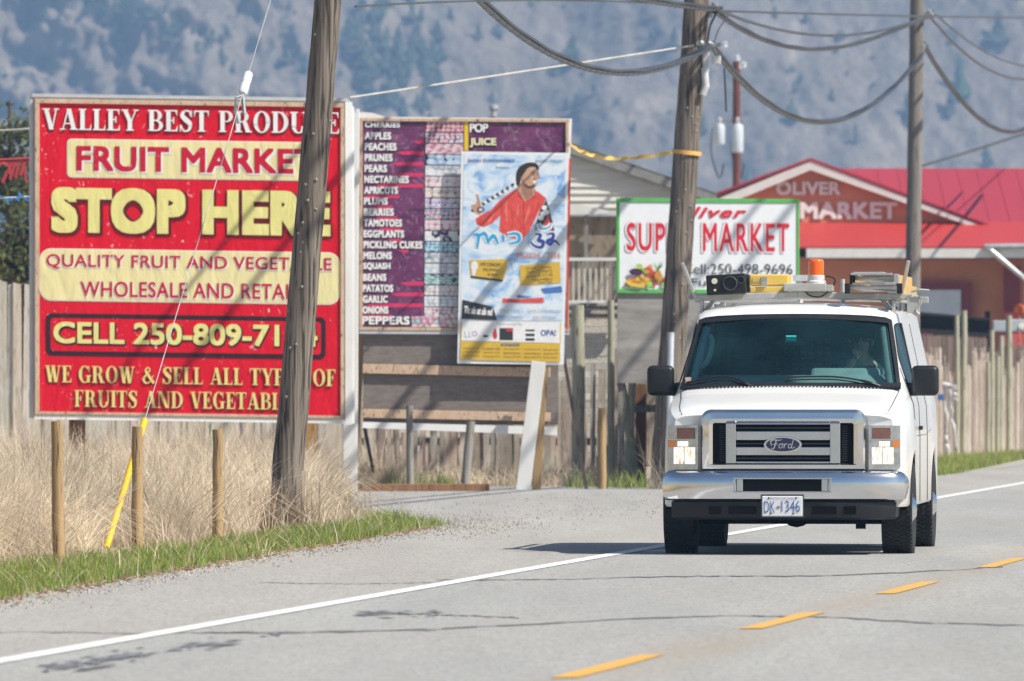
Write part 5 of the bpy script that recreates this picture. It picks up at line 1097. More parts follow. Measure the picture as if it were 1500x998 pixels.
fr0 = [ring_at(.03, 1)[j] for j in range(NP)]; fl0 = [ring_at(.03, -1)[j] for j in range(NP)]
for j in range(NP-1): mbv.add([fr0[j], fr0[j+1], fl0[j+1], fl0[j]], [(0, 1, 2, 3)])
body = weld(mbv.build('body', M_vw, van, local=True))
# cabin lining, so that the windows look into a dark interior
lin = weld(shell(lambda a, b, j: a >= 1.60-1e-6 and b <= 2.8 and j >= 4 and not is_side(a, b, j), .965, -.03).build('headliner', M_int, van, local=True))
# windscreen glass
M_glass = bpy.data.materials.new('tinted_glass'); M_glass.use_nodes = True; t = M_glass.node_tree; t.nodes.remove(t.nodes['Principled BSDF'])
tb = t.nodes.new('ShaderNodeBsdfTransparent'); tb.inputs[0].default_value = (.62, .84, .85, 1); gb = t.nodes.new('ShaderNodeBsdfGlossy'); gb.inputs['Roughness'].default_value = .03; gb.inputs[0].default_value = (.5, .68, .72, 1)
fs = t.nodes.new('ShaderNodeFresnel'); fs.inputs[0].default_value = 1.5; mx = t.nodes.new('ShaderNodeMixShader'); link(t, fs.outputs[0], mx.inputs[0]); link(t, tb.outputs[0], mx.inputs[1]); link(t, gb.outputs[0], mx.inputs[2]); df = t.nodes.new('ShaderNodeBsdfDiffuse'); df.inputs[0].default_value = (.10, .34, .40, 1); m2 = t.nodes.new('ShaderNodeMixShader')        # mottled road film, its teal painting in reflected sky
link(t, ramp(t, noise(t, 2.2, 5, .6), [(.3, .012), (.7, .06)]), m2.inputs[0]); link(t, mx.outputs[0], m2.inputs[1]); link(t, df.outputs[0], m2.inputs[2]); link(t, m2.outputs[0], t.nodes['Material Output'].inputs[0])
ws = weld(shell(lambda a, b, j: is_ws(a, b, j) , 1.0, 0).build('windscreen', M_glass, van, local=True))
def wsp(x, z, off=0.0):                                 # a point on the windscreen surface
    y = float(np.interp(z-.012, [1.375, 1.69, 1.97], [.92, 1.28, 1.60])); bow = .105
    return Vector((x, y+bow*(abs(x)/.97)**2.4-off*.65, z+off*.75))
mb = MB()                                               # black ceramic border and rubber
def band(pts, wd):
    for i in range(len(pts)-1):
        a, b = pts[i], pts[i+1]; mb.add([wsp(*a, .006), wsp(*b, .006), wsp(b[0]+wd[0], b[1]+wd[1], .006), wsp(a[0]+wd[0], a[1]+wd[1], .006)], [(0, 1, 2, 3)])
N_ = 16
zt_ = lambda x: 1.940+.04*(1-(abs(x)/.80)**2); zb_ = lambda x: 1.372+.012*(1-(abs(x)/.9)**2)
xs_ = [-.785+1.57*i/N_ for i in range(N_+1)]; band([(x, zt_(x)-.004) for x in xs_], (0, -.035))
for s in (-1, 1): band([(s*(.908-.110*i/8), 1.375+.56*i/8) for i in range(9)], (-s*.028, 0))
mb.build('screen_border', M_blk, ws, local=True)
mb = MB()
for i in range(60):
    x = -.9+1.8*i/59; mb.box(wsp(x, 1.375, .012)+Vector((0, -.035, -.012)), (.016, .075, .022))
mb.add([p_ for i in range(17) for p_ in (wsp(-.91+1.82*i/16, 1.352, .0)+Vector((0, -.06, .004)), wsp(-.91+1.82*i/16, 1.405, .010))], [(2*i, 2*i+2, 2*i+3, 2*i+1) for i in range(16)])
mb.build('cowl', M_blk, van, local=True)
for pts in ([(-.32, 1.362), (-.42, 1.41), (-.58, 1.438), (-.86, 1.392)], [(.74, 1.362), (.6, 1.405), (.34, 1.44), (-.03, 1.435)]):
    mb = MB(); c = curve(pts, 22); mb.tube([wsp(x, z, .03) for x, z in c], [.012]*8+[.008]*14, 6); mb.tube([wsp(x, z-.012, .016) for x, z in c[8:]], .006, 5); mb.build('wiper', M_blk, van, local=True)
mb = MB(); mb.box(wsp(.0, 1.80, -.06)+Vector((0, .02, 0)), (.13, .03, .05)); mb.build('mirror_mount', M_dark, van, local=True)
mb = MB(); q = wsp(-.02, 1.79, -.015); mb.box(q, (.085, .012, .05)); mb.build('window_tag', mat('turquoise_tag', (.05, .75, .62), .4, var=.05), van, local=True)
mb = MB(); q = wsp(-.85, 1.43, -.01); mb.box(q, (.05, .006, .07)); mb.build('sticker', mat('sticker_pale', (.75, .55, .45), .5, var=.4, scale=30), ws, local=True)
# seams, side glass
M_seam = mat('panel_gap', (.09, .09, .095), .7)
mb = MB()
for s in (-1, 1):
    c = [ring_at(y, s)[8]+Vector((0, -.001, .002)) for y in (.05, .1, .2, .4, .6, .86)]; mb.tube(c, .004, 5)
    c = [ring_at(.12, s)[j]+Vector((s*.003, -.002, 0)) for j in range(5, 9)]; 
    for yd in (1.16, 2.12, 3.4):
        c = [ring_at(yd, s)[j]+Vector((s*.003, 0, 0)) for j in range(1 if yd != 1.16 else 3, 8)]; mb.tube(c, .0028, 5)
    c = [ring_at(y, s)[3]+Vector((s*.003, 0, 0)) for y in (1.5, 2.0, 2.6, 3.2, 4.0)]; mb.tube(c, .002, 5)
mb.build('panel_seam', M_seam, body, local=True)
M_sg = mat('side_glass', (.012, .02, .022), .06, var=.1, coat=.3)
for s in (-1, 1):
    mb = MB(); ysw = [y for y in YS if 1.28-1e-6 <= y <= 2.1+1e-6]; rg = [ring_at(y, s) for y in ysw]
    for i in range(len(ysw)-1): mb.add([rg[i][6], rg[i][7], rg[i+1][7], rg[i+1][6]], [(0, 1, 2, 3)])
    weld(mb.build('side_window', M_glass, van, local=True))
    mb = MB(); mb.tube([rg[0][6], rg[0][7]]+[q[7] for q in rg]+[rg[-1][6]], .012, 6); mb.tube([q[6] for q in rg], .012, 6); mb.build('window_seal', M_blk, van, local=True)
    mb = MB(); q = ring_at(2.0, s)[3]+Vector((s*.015, 0, .06)); mb.box(q, (.03, .12, .035)); mb.build('door_handle', M_blk, van, local=True, bevel=.008)
# front face helper: patch on the curved nose
def yf(x): return .03+.10*(abs(x)/.97)**2.4
def patch(mb, poly, off, th, nx=1):
    """prism of an (x, z) outline wrapped on the nose; off is how far its face stands out"""
    fr = [Vector((x, yf(x)-off, z)) for x, z in poly]; bk = [Vector((x, yf(x)-off+th, z)) for x, z in poly]; n = len(poly)
    mb.add(fr+bk, [tuple(range(n)), tuple(range(2*n-1, n-1, -1))]+[(i, i+n, (i+1) % n+n, (i+1) % n) for i in range(n)])
def strip(mb, x0, x1, za, zb, off, th, n=10):
    for i in range(n):
        a, b = x0+(x1-x0)*i/n, x0+(x1-x0)*(i+1)/n; patch(mb, [(a, za), (b, za), (b, zb), (a, zb)], off, th)
gx = lambda px: (px-1147.5)/180; gz = lambda py: CH+(HY-py)/180
# grille surround: rounded frame swept round the opening
mb = MB(); xo, zt0, zb0 = .675, 1.196, .70; xi, zti, zbi = .575, 1.085, .755
def frame_ring(o_, off, rad): 
    x, zt1, zb1 = o_; pts = []
    for cx_, cz_, a0 in ((x-rad, zt1-rad, 0), (-x+rad, zt1-rad, 90)):
        for i in range(7):
            a = R(a0+15*i); pts.append((cx_+rad*math.cos(a), cz_+rad*math.sin(a)))
    pts += [(-x, zb1), (x, zb1)]; return [Vector((a, yf(a)-off, b)) for a, b in pts]
rgs = [frame_ring((xo, zt0, zb0), -.02, .085), frame_ring((xo-.002, zt0-.002, zb0+.002), .022, .085), frame_ring((xo-.02, zt0-.028, zb0+.012), .050, .07), frame_ring((xi+.03, zti+.035, zbi-.012), .056, .05), frame_ring((xi, zti, zbi), .035, .02), frame_ring((xi, zti, zbi), -.02, .02)]
n = len(rgs[0])
for a, b in zip(rgs[:-1], rgs[1:]): mb.add(a+b, [(i, (i+1) % n, (i+1) % n+n, i+n) for i in range(n)])
gril = mb.build('grille', M_chr, van, local=True, smooth=40)
mb = MB(); strip(mb, -.58, .58, .75, 1.10, -.004, .02); mb.build('grille_back', M_void, gril, local=True)
mb = MB()
for x in (-.425, .425): patch(mb, [(x-.042, .757), (x+.042, .757), (x+.042, 1.083), (x-.042, 1.083)], .045, .05)
for za, zb in ((1.072, 1.084), (.945, 1.017), (.822, .889), (.757, .772)): patch(mb, [(-.383, za), (.383, za), (.383, zb), (-.383, zb)], .040, .045)
mb.build('grille_bar', M_chr2, gril, local=True, bevel=.012)
mb = MB()
for s in (-1, 1):
    for i in range(16): z = .775+i*.0185; patch(mb, [(s*.50-.02, z), (s*.50+.02, z), (s*.50+.02, z+.005), (s*.50-.02, z+.005)], .012, .014)
for za, zb in ((1.017, 1.072), (.889, .945), (.772, .822)):
    patch(mb, [(-.38, (za+zb)/2-.006), (.38, (za+zb)/2-.006), (.38, (za+zb)/2+.004), (-.38, (za+zb)/2+.004)], .014, .016)
mb.build('grille_slat', mat('slat_dark', (.035, .036, .04), .45), gril, local=True)
class VPlane:
    n = Vector((0, -1, 0))
    def at(s, px, py, off=0): return Vector((gx(px), yf(0)-off, gz(py)))
vp = VPlane(); ex, ey = 1147.5, 651.5
mb = MB(); put_poly(mb, vp, ell(ex, ey, 28, 12.4, 40), .062, .03); em = mb.build('emblem', M_chr, gril, local=True, bevel=.004)
mb = MB(); put_poly(mb, vp, ell(ex, ey, 24.6, 10, 40), .066, .006); mb.build('emblem_field', mat('emblem_blue', (.006, .016, .06), .2, var=.05, coat=.5), em, local=True)
mb = MB(); off = .069
for q in stroke(curve([(1131.5, 653), (1130, 647), (1134, 644.5), (1142, 645.2), (1146, 644)], 14), [1.2, 2, 1.4, .8])+stroke(curve([(1138, 645), (1136.5, 652), (1134, 657.5), (1130.5, 656.5)], 12), [1.8, 1.8, .9])+stroke(curve([(1133.5, 651), (1140, 650.4)], 4), [1.2])+stroke(curve([(1146.5, 650.5), (1142.8, 651.3), (1142.3, 655.6), (1145.5, 656.2), (1147.5, 653), (1146.5, 650.5), (1149, 650.8)], 20), [1.3])+stroke(curve([(1150.5, 650.4), (1149.4, 656.6)], 4), [1.6])+stroke(curve([(1150.2, 653), (1152.2, 650.3), (1154.4, 650.8)], 8), [1.2])+stroke(curve([(1160.5, 651.2), (1156.8, 651.2), (1155.8, 655.4), (1158.5, 656.4), (1161, 652.5), (1163.4, 644), (1160.6, 655.6), (1163.5, 656.2), (1166, 654.5)], 28), [1.3, 1.4, 1.3, 1]):
    put_poly(mb, vp, q, off); off += .00012
mb.build('emblem_lettering', M_chr2, em, local=True)
# bumper and valance swept round the nose
def sweep(prof, w_, y0, bow_, wrap, n=28):
    path = []
    for i in range(n+1):
        x = -w_+2*w_*i/n; path.append(Vector((x, y0+bow_*(abs(x)/w_)**5, 0)))
    path = [Vector((-w_-.012, y0+bow_+wrap, 0))]+path+[Vector((w_+.012, y0+bow_+wrap, 0))]; mb = MB(); vv = []
    for i, p_ in enumerate(path):
        tg = (path[min(i+1, len(path)-1)]-path[max(i-1, 0)]).normalized(); nn = Vector((tg.y, -tg.x, 0))
        for o_, z in prof: vv.append(p_+nn*o_+Vector((0, 0, z)))
    k = len(prof); mb.add(vv, [(i*k+j, (i+1)*k+j, (i+1)*k+j+1, i*k+j+1) for i in range(len(path)-1) for j in range(k-1)]); return mb
bump_ = sweep([(-.05, .452), (.0, .455), (.022, .468), (.03, .52), (.034, .58), (.030, .635), (.014, .672), (-.01, .69), (-.06, .697)], .955, -.055, .13, .42).build('bumper', M_chr, van, local=True, smooth=50)
mb = MB()
for i in range(8):
    a, b = -.375+.75*i/8, -.375+.75*(i+1)/8; mb.add([(a, -.093, .528), (b, -.093, .528), (b, -.093, .632), (a, -.093, .632)], [(0, 1, 2, 3)])
mb.build('slot_shade_panel', M_void, bump_, local=True)  # flat black panel, the hollow's shade put into its colour
mb = MB()
for (x0, x1, z0, z1) in ((-.40, .40, .628, .642), (-.40, .40, .516, .530), (-.40, -.384, .53, .628), (.384, .40, .53, .628)): mb.box(((x0+x1)/2, -.094, (z0+z1)/2), (x1-x0, .02, z1-z0))
for s in (-1, 1): mb.box((s*.345, -.0935, .579), (.05, .006, .097))
mb.build('slot_frame', M_chr2, bump_, local=True, bevel=.005)
val = sweep([(-.25, .33), (-.12, .30), (-.02, .298), (.012, .32), (.018, .38), (.016, .44), (-.02, .462)], .90, -.05, .13, .38).build('valance', M_blk, van, local=True, smooth=45)
mb = MB()
for x0, x1 in ((-.60, -.50), (-.44, -.21), (.24, .44), (.50, .60)): mb.box(((x0+x1)/2, -.069, .375), (x1-x0, .012, .065))
mb.build('valance_vent', M_void, val, local=True)
# plate
pl_ = MB(); pl_.box((.0, -.098, .408), (.33, .012, .165)); plate = pl_.build('licence_plate', mat('plate_white', (.70, .72, .76), .4, var=.06), van, local=True, bevel=.012)
class PP:
    n = Vector((0, -1, 0))
    def at(s, px, py, off=0): return Vector((gx(px), -.104-off, gz(py)))
pq = PP(); mb = MB(); put_text(mb, pq, 'DK', 1121, 734.5, 1137, 751, .004, -.004); put_text(mb, pq, '1346', 1146.5, 733.5, 1173.5, 750, .004, -.004); mb.build('plate_number', mat('plate_blue', (.05, .12, .33), .5), plate, local=True)
mb = MB(); put_poly(mb, pq, ell(1141.8, 743, 3, 1.8, 12), .004); put_text(mb, pq, 'BRITISH COLUMBIA', 1130, 728.8, 1166, 731.4, .004); mb.build('plate_print', mat('plate_red', (.38, .2, .25), .5), plate, local=True)
mb = MB(); mb.box((0, -.092, .408), (.352, .012, .187)); mb.build('plate_frame', mat('plate_frame', (.05, .05, .055), .5), plate, local=True, bevel=.01)
mb = MB()
for px, py in ((1128, 729.5), (1168, 729.5), (1131, 752), (1164, 752)): mb.lathe([(0, -.004), (.008, 0), (0, .004)], pq.at(px, py, .004), (0, -1, 0), 8)
mb.build('plate_bolt', M_blk, plate, local=True)
# headlamps
M_hl = mat('lamp_housing', (.58, .60, .62), .16, .9, var=.3, scale=14, bmp=.25, bscale=30, coat=.5)
M_em = bpy.data.materials.new('lit_lamp'); M_em.use_nodes = True; t = M_em.node_tree; p = t.nodes['Principled BSDF']; p.inputs['Base Color'].default_value = (.16, .14, .12, 1); p.inputs['Roughness'].default_value = .2
link(t, ramp(t, noise(t, 20, 3, .6, (3.2, 1, .55)), [(.36, (.42, .27, .17)), (.46, (.95, .75, .58)), (.56, (1, .95, .88))]), p.inputs['Emission Color']); p.inputs['Emission Strength'].default_value = .9
M_am = mat('amber_lens', (.62, .20, .05), .15, var=.1, coat=.5); M_sm = mat('smoked_lens', (.17, .075, .065), .15, var=.2, scale=20, coat=.6)
for s in (-1, 1):
    X = lambda a: s*a
    mb = MB()
    for i in range(8):
        a, b = .695+.255*i/8, .695+.255*(i+1)/8; za = .70+.0*i; patch(mb, [(X(a), .705), (X(b), .705+(.02 if i == 7 else 0)), (X(b), 1.065), (X(a), 1.065)] if s > 0 else [(X(b), .705), (X(a), .705), (X(a), 1.065), (X(b), 1.065)], .022, .06)
    hl = mb.build('headlight', M_hl, van, local=True)
    mb = MB()
    for i in range(6): a, b = .722+.15*i/6, .722+.15*(i+1)/6; patch(mb, [(X(a), .955), (X(b), .955), (X(b), 1.045), (X(a), 1.045)], .030, .01)
    mb.build('indicator_lens', M_sm, hl, local=True, bevel=.0)
    mb = MB()
    for i in range(4): a, b = .885+.06*i/4, .885+.06*(i+1)/4; patch(mb, [(X(a), .885), (X(b), .885), (X(b), .942), (X(a), .942)], .030, .01)
    mb.build('marker_lens', M_am, hl, local=True)
    mb = MB()
    for i in range(8):
        a, b = .722+.175*i/8, .722+.175*(i+1)/8; patch(mb, [(X(a), .75), (X(b), .75), (X(b), .885), (X(a), .885)], .030, .01)
    for i in range(4): a, b = .78+.085*i/4, .78+.085*(i+1)/4; patch(mb, [(X(a), .893), (X(b), .893), (X(b), .935), (X(a), .935)], .030, .01)
    mb.build('lamp', M_em, hl, local=True)
    mb = MB(); patch(mb, [(X(.695), .945), (X(.95), .945), (X(.95), .952), (X(.695), .952)], .032, .01); patch(mb, [(X(.806), .75), (X(.812), .75), (X(.812), .885), (X(.806), .885)], .033, .01); mb.build('lamp_divider', M_chr2, hl, local=True)
    # fender strip below the lamp
    # mirror
    mb = MB(); n_ = 9
    c = Vector((s*1.095, 1.30, 1.43)); M_ = Matrix.Identity(3)
    mb.box(c, (.225, .11, .25)); mr = mb.build('wing_mirror', M_blk, van, local=True, bevel=.045); mr.modifiers['bevel'].segments = 4; mr.data.polygons.foreach_set('use_smooth', [True]*len(mr.data.polygons))
    mb = MB(); mb.tube([(s*.94, 1.42, 1.36), (s*1.0, 1.36, 1.355), (s*1.09, 1.31, 1.375)], [.06, .055, .06], 10); mb.build('mirror_arm', M_blk, mr, local=True, smooth=60)
    mb = MB(); mb.box(c+Vector((0, .056, .01)), (.185, .008, .2)); mb.build('mirror_glass', M_chr, mr, local=True)
# wheels with treaded tyres
def wheel(x, y, s):
    o_ = Vector((x, y, .375)); axis = (s, 0, 0); mb = MB(); wd = .128
    mb.lathe([(.22, -wd*.8), (.30, -wd*.98), (.345, -wd), (.362, -wd*.93), (.368, -wd*.75), (.368, wd*.75), (.362, wd*.93), (.345, wd), (.30, wd*.98), (.22, wd*.8)], o_, axis, 56); wh = mb.build('wheel', M_rub, van, local=True, smooth=40)
    mb = MB()
    for k in range(54):
        a = 2*math.pi*k/54; dr = Vector((0, math.cos(a), math.sin(a))); tg = Vector((0, -math.sin(a), math.cos(a)))
        for j, (u, tw) in enumerate(((-.102, .3), (-.052, -.4), (0, .35), (.052, -.4), (.102, .3))):
            sh_ = (k+.5*(j % 2))*2*math.pi/54; dr2 = Vector((0, math.cos(sh_), math.sin(sh_))); tg2 = Vector((0, -math.sin(sh_), math.cos(sh_))); ax_ = Vector((1, 0, 0))
            xx = (ax_*math.cos(tw)+tg2*math.sin(tw)); yy = (tg2*math.cos(tw)-ax_*math.sin(tw)); mb.box(o_+dr2*.370+ax_*u, (.040, .030, .012), Matrix((xx, yy, dr2)).transposed())
    mb.build('tread', M_rub, wh, local=True)
    mb = MB(); mb.lathe([(.225, -.11), (.23, .09), (.20, .105), (.17, .07), (.11, .075), (.10, .115), (.06, .145), (0, .15)], o_, axis, 32); mb.build('rim', M_chr, wh, local=True, smooth=35)
for y in AX:
    for s in (-1, 1): wheel(s*.895, y, s)
mb = MB()
for y in AX:
    for s in (-1, 1):
        pts = [(s*.62, y+.46*math.cos(a), .375+.46*math.sin(a)) for a in np.linspace(0, math.pi, 13)]; pts2 = [(s*.985, q[1], q[2]) for q in pts]
        mb.add(pts+pts2, [(i, i+1, i+14, i+13) for i in range(12)])
mb.box((0, 2.75, .46), (1.25, 5.2, .20)); mb.box((0, .3, .40), (1.5, .5, .2)); mb.box((0, .95, .30), (1.5, .12, .10)); mb.box((0, 4.45, .30), (1.5, .12, .10)); mb.lathe([(0, -.12), (.12, -.09), (.14, 0), (.12, .09), (0, .12)], (.05, 1.0, .36), (0, 1, 0), 14); mb.box((.62, .25, .27), (.08, .05, .1)); mb.box((-.3, .6, .31), (.3, .1, .08))
mb.build('underbody', M_void, van, local=True)
# cabin
mb = MB(); mb.prism([(-.9, 1.14, 1.28), (-.9, 1.10, 1.37), (-.9, 1.36, 1.475), (-.9, 1.62, 1.46), (-.9, 1.65, .9), (-.9, 1.2, .9)], (1.8, 0, 0)); mb.prism([(.14, 1.30, 1.42), (.14, 1.46, 1.535), (.14, 1.66, 1.53), (.14, 1.7, 1.3), (.14, 1.4, 1.3)], (.6, 0, 0)); mb.build('dashboard', mat('dash_grey', (.27, .31, .30), .75, var=.2), van, local=True, bevel=.03)
mb = MB(); mb.prism([(-.90, 2.75, .45), (.90, 2.75, .45), (.90, 2.75, 1.3), (.74, 2.75, 1.93), (-.74, 2.75, 1.93), (-.90, 2.75, 1.3)], (0, .03, 0))
mb.build('bulkhead', M_dark, van, local=True)
mb = MB()
for i in range(9):
    for j in range(7): mb.box((-.35+i*.07, 2.725, 1.48+j*.045), (.035, .01, .02))
mb.build('bulkhead_mesh', mat('mesh_grey', (.17, .19, .19), .6), van, local=True)
for s in (-1, 1):
    mb = MB(); mb.box((s*.48, 2.15, .98), (.52, .52, .16)); mb.box((s*.48, 2.42, 1.3), (.5, .14, .62), Matrix.Rotation(R(-10), 3, 'X')); mb.box((s*.48, 2.48, 1.70), (.28, .1, .2)); mb.build('seat', M_dark, van, local=True, bevel=.05)
    mb = MB(); mb.tube([wsp(s*.82, 1.42, -.06), wsp(s*.735, 1.90, -.06)], .035, 8); mb.build('pillar_trim', mat('pillar_trim', (.46, .55, .54), .6) if s < 0 else M_int, van, local=True, smooth=60)
mb = MB(); c = [(-.80, 1.24, 1.52), (-.73, 1.30, 1.56), (-.69, 1.38, 1.65), (-.68, 1.46, 1.76), (-.70, 1.5, 1.80)]; mb.tube(curve(c, 14), .022, 8); mb.build('grab_handle', mat('pillar_trim', (.46, .55, .54), .6), van, local=True, smooth=60)
mb = MB(); ctr = Vector((.50, 1.78, 1.32)); axw = Vector((0, .8, -.55)).normalized(); axx = Vector((1, 0, 0)); ayy = axw.cross(axx)
mb.tube([ctr+(axx*math.cos(a)+ayy*math.sin(a))*.19 for a in np.linspace(0, 2*math.pi, 33)], .014, 8); mb.tube([ctr-axx*.18, ctr+axx*.18], .016, 6); mb.tube([ctr, ctr-ayy*.18], .016, 6); mb.tube([ctr, ctr-axw*-.3+Vector((0, -.1, -.1))], .03, 8); mb.build('steering_wheel', M_dark, van, local=True, smooth=60)
# roof rack, its stakes and the beacon
M_rack = mat('rack_steel', (.47, .47, .45), .5, .25, var=.25, scale=7, dirt=(.33, .30, .26))
mb = MB()
for y in (1.95, 3.2, 4.7):
    mb.bar((-.86, y, 2.118), (0, y, 2.145), .055, .055, (0, 1, 0)); mb.bar((0, y, 2.145), (.96, y, 2.125), .055, .055, (0, 1, 0))
    for s in (-1, 1): mb.bar((s*.80, y, 2.11), (s*.80, y+.02, 1.99), .03, .08, (0, 1, 0)); mb.bar((s*.70, y+.04, 2.11), (s*.78, y+.04, 2.0), .03, .05, (0, 1, 0))
for s in (-1, 1): mb.bar((s*.84, 1.93, 2.105), (s*.84, 4.75, 2.105), .04, .04)
rack = mb.build('roof_rack', M_rack, van, local=True, bevel=.008)
mb = MB(); mb.bar((-.845, 1.93, 2.11), (-.965, 1.93, 2.415), .032, .03, (0, 1, 0)); mb.build('stake', M_rack, rack, local=True, bevel=.006)
mb = MB(); mb.bar((.86, 1.93, 2.11), (.925, 1.93, 2.43), .032, .03, (0, 1, 0)); mb.build('stake', wood('stake_wood', (.5, .44, .36), (.36, .3, .24)), rack, local=True, bevel=.006)
mb = MB(); mb.box((.965, 1.95, 2.06), (.10, .1, .13)); mb.tube([(.95, 1.9, 2.17), (1.02, 1.88, 2.185), (1.10, 1.88, 2.18)], .012, 6); mb.tube(curve([(1.0, 1.9, 2.17), (1.03, 1.9, 2.08), (.99, 1.9, 2.02), (1.02, 1.9, 1.98)], 12), .008, 6); mb.build('clamp', M_rack, rack, local=True)
mb = MB(); mb.box((.065, 1.92, 2.206), (.35, .14, .065)); mb.box((.2, 1.94, 2.20), (.2, .16, .055)); mb.build('beacon_plate', M_rack, rack, local=True, bevel=.006)
mb = MB(); mb.lathe([(.0, 0), (.082, 0), (.082, .02), (.07, .03), (.07, .07), (.06, .075), (0, .075)], (.155, 1.94, 2.236), (0, 0, 1), 24); bc = mb.build('beacon', mat('beacon_base', (.62, .62, .60), .4, var=.1), van, local=True, smooth=40)
M_ol, t, p = nodes('beacon_orange'); p.inputs['Base Color'].default_value = (.9, .13, .005, 1); p.inputs['Roughness'].default_value = .12; p.inputs['Subsurface Weight'].default_value = .25; p.inputs['Subsurface Radius'].default_value = (.1, .05, .01); p.inputs['Coat Weight'].default_value = .6
pr_ = [(.062, .0)]+[(.064 if i % 2 else .066, .008+i*.007) for i in range(16)]+[(.062, .126), (.05, .134), (0, .136)]
mb = MB(); mb.lathe(pr_, (.155, 1.94, 2.308), (0, 0, 1), 24); mb.build('lens', M_ol, bc, local=True, smooth=50)
mb = MB(); mb.tube(curve([(.24, 1.9, 2.30), (.31, 1.88, 2.28), (.30, 1.88, 2.22), (.2, 1.9, 2.13), (.1, 1.9, 2.14), (.06, 1.9, 2.19)], 20), .006, 6); mb.build('cable', M_blk, bc, local=True)
mb = MB(); mb.tube([(-.06, 3.3, 2.05), (-.06, 3.3, 2.30)], .022, 8); mb.tube([(.3, 3.3, 2.05), (.3, 3.3, 2.29)], .018, 8); mb.box((-.02, 3.3, 2.30), (.2, .1, .05)); mb.build('roof_vent', mat('pale_enamel', (.55, .56, .56), .5), rack, local=True)

# things carried on the rack (each in the van's axes, standing on the rack)
VM = wm(van)
def on_van(name, label, cat, loc):
    q = VM @ Vector(loc); return thing(name, label, cat, q, VYAW)
b_ = on_van('equipment_case', 'black case with round sockets on its end, on the roof rack of the van', 'equipment case', (-.585, 2.0, 2.148)); b_.rotation_euler.y = R(-3)
mb = MB(); mb.box((0, .1, .085), (.33, .55, .165)); mb.build('case', M_blk, b_, local=True, bevel=.012)
mb = MB(); mb.lathe([(.062, -.02), (.062, .012), (.054, .016), (.048, -.01), (0, -.012)], (.035, -.178, .09), (0, -1, 0), 24); mb.lathe([(.034, -.02), (.034, .01), (.028, .012), (.022, -.01), (0, -.01)], (.125, -.178, .115), (0, -1, 0), 18); mb.build('socket', mat('socket_grey', (.045, .05, .055), .35), b_, local=True, smooth=40)
mb = MB(); mb.lathe([(0, .006), (.024, .006), (.026, -.01)], (-.095, -.178, .115), (0, -1, 0), 18); mb.lathe([(0, .006), (.01, .006), (.011, -.01)], (-.095, -.178, .04), (0, -1, 0), 12); mb.build('light_cap', mat('cream_plastic', (.66, .62, .50), .4, var=.05), b_, local=True)
y_ = on_van('toolbox', 'yellow plastic toolbox with a metal latch beside the black case on the van roof', 'toolbox', (-.25, 2.05, 2.158)); M_ty = mat('toolbox_yellow', (.76, .50, .10), .4, var=.1)
mb = MB(); mb.box((.01, .1, .11), (.33, .4, .095)); mb.build('lid', M_ty, y_, local=True, bevel=.012)
mb = MB(); mb.box((.01, .1, .030), (.32, .39, .05)); mb.build('tray', M_ty, y_, local=True, bevel=.008)
mb = MB(); mb.box((-.03, -.105, .10), (.055, .016, .07)); mb.lathe([(0, .012), (.012, .012), (.012, -.01)], (-.03, -.11, .10), (0, -1, 0), 12); mb.build('latch', M_chr2, y_, local=True, bevel=.004)
mb = MB(); mb.box((.165, .1, .066), (.012, .4, .02)); mb.box((-.10, -.102, .112), (.05, .008, .03)); mb.build('label_plate', mat('faded_ochre', (.6, .45, .15), .5, var=.3, scale=40), y_, local=True)
l_ = on_van('extension_ladder', 'folded ladder with yellowish rails lying along the roof rack of the van', 'ladder', (.645, 1.75, 2.150)); M_fg = mat('fibreglass_yellow', (.62, .40, .13), .5, var=.25, scale=6, dirt=(.42, .33, .22)); M_al = mat('ladder_aluminium', (.52, .53, .53), .4, .6, var=.2, scale=9)
for k, (wx, z, y0, y1) in enumerate(((.225, .045, 0, 2.6), (.19, .125, .12, 2.5))):
    for s in (-1, 1):
        mb = MB(); mb.box((s*wx, (y0+y1)/2, z), (.012, y1-y0, .075)); mb.box((s*(wx-.016), (y0+y1)/2, z+.033), (.03, y1-y0, .009)); mb.box((s*(wx-.016), (y0+y1)/2, z-.033), (.03, y1-y0, .009)); ra = mb.build('rail', M_fg, l_, local=True)
        mb = MB(); mb.box((s*(wx-.008), y0-.02, z), (.045, .06, .085)); mb.build('end_cap', M_blk if s < 0 or k == 0 else M_al, ra, local=True, bevel=.006)
    for i in range(9): mb = MB(); y = y0+.06+i*.28; mb.box((0, y, z+.01), (wx*2-.03, .045, .028)); mb.build('rung', M_al, l_, local=True, bevel=.006)
mb = MB(); mb.box((-.02, .06, .165), (.34, .22, .018)); mb.box((-.05, .3, .175), (.26, .3, .02)); mb.box((0, .02, .085), (.36, .05, .02)); mb.build('stay_plate', M_al, l_, local=True, bevel=.004)

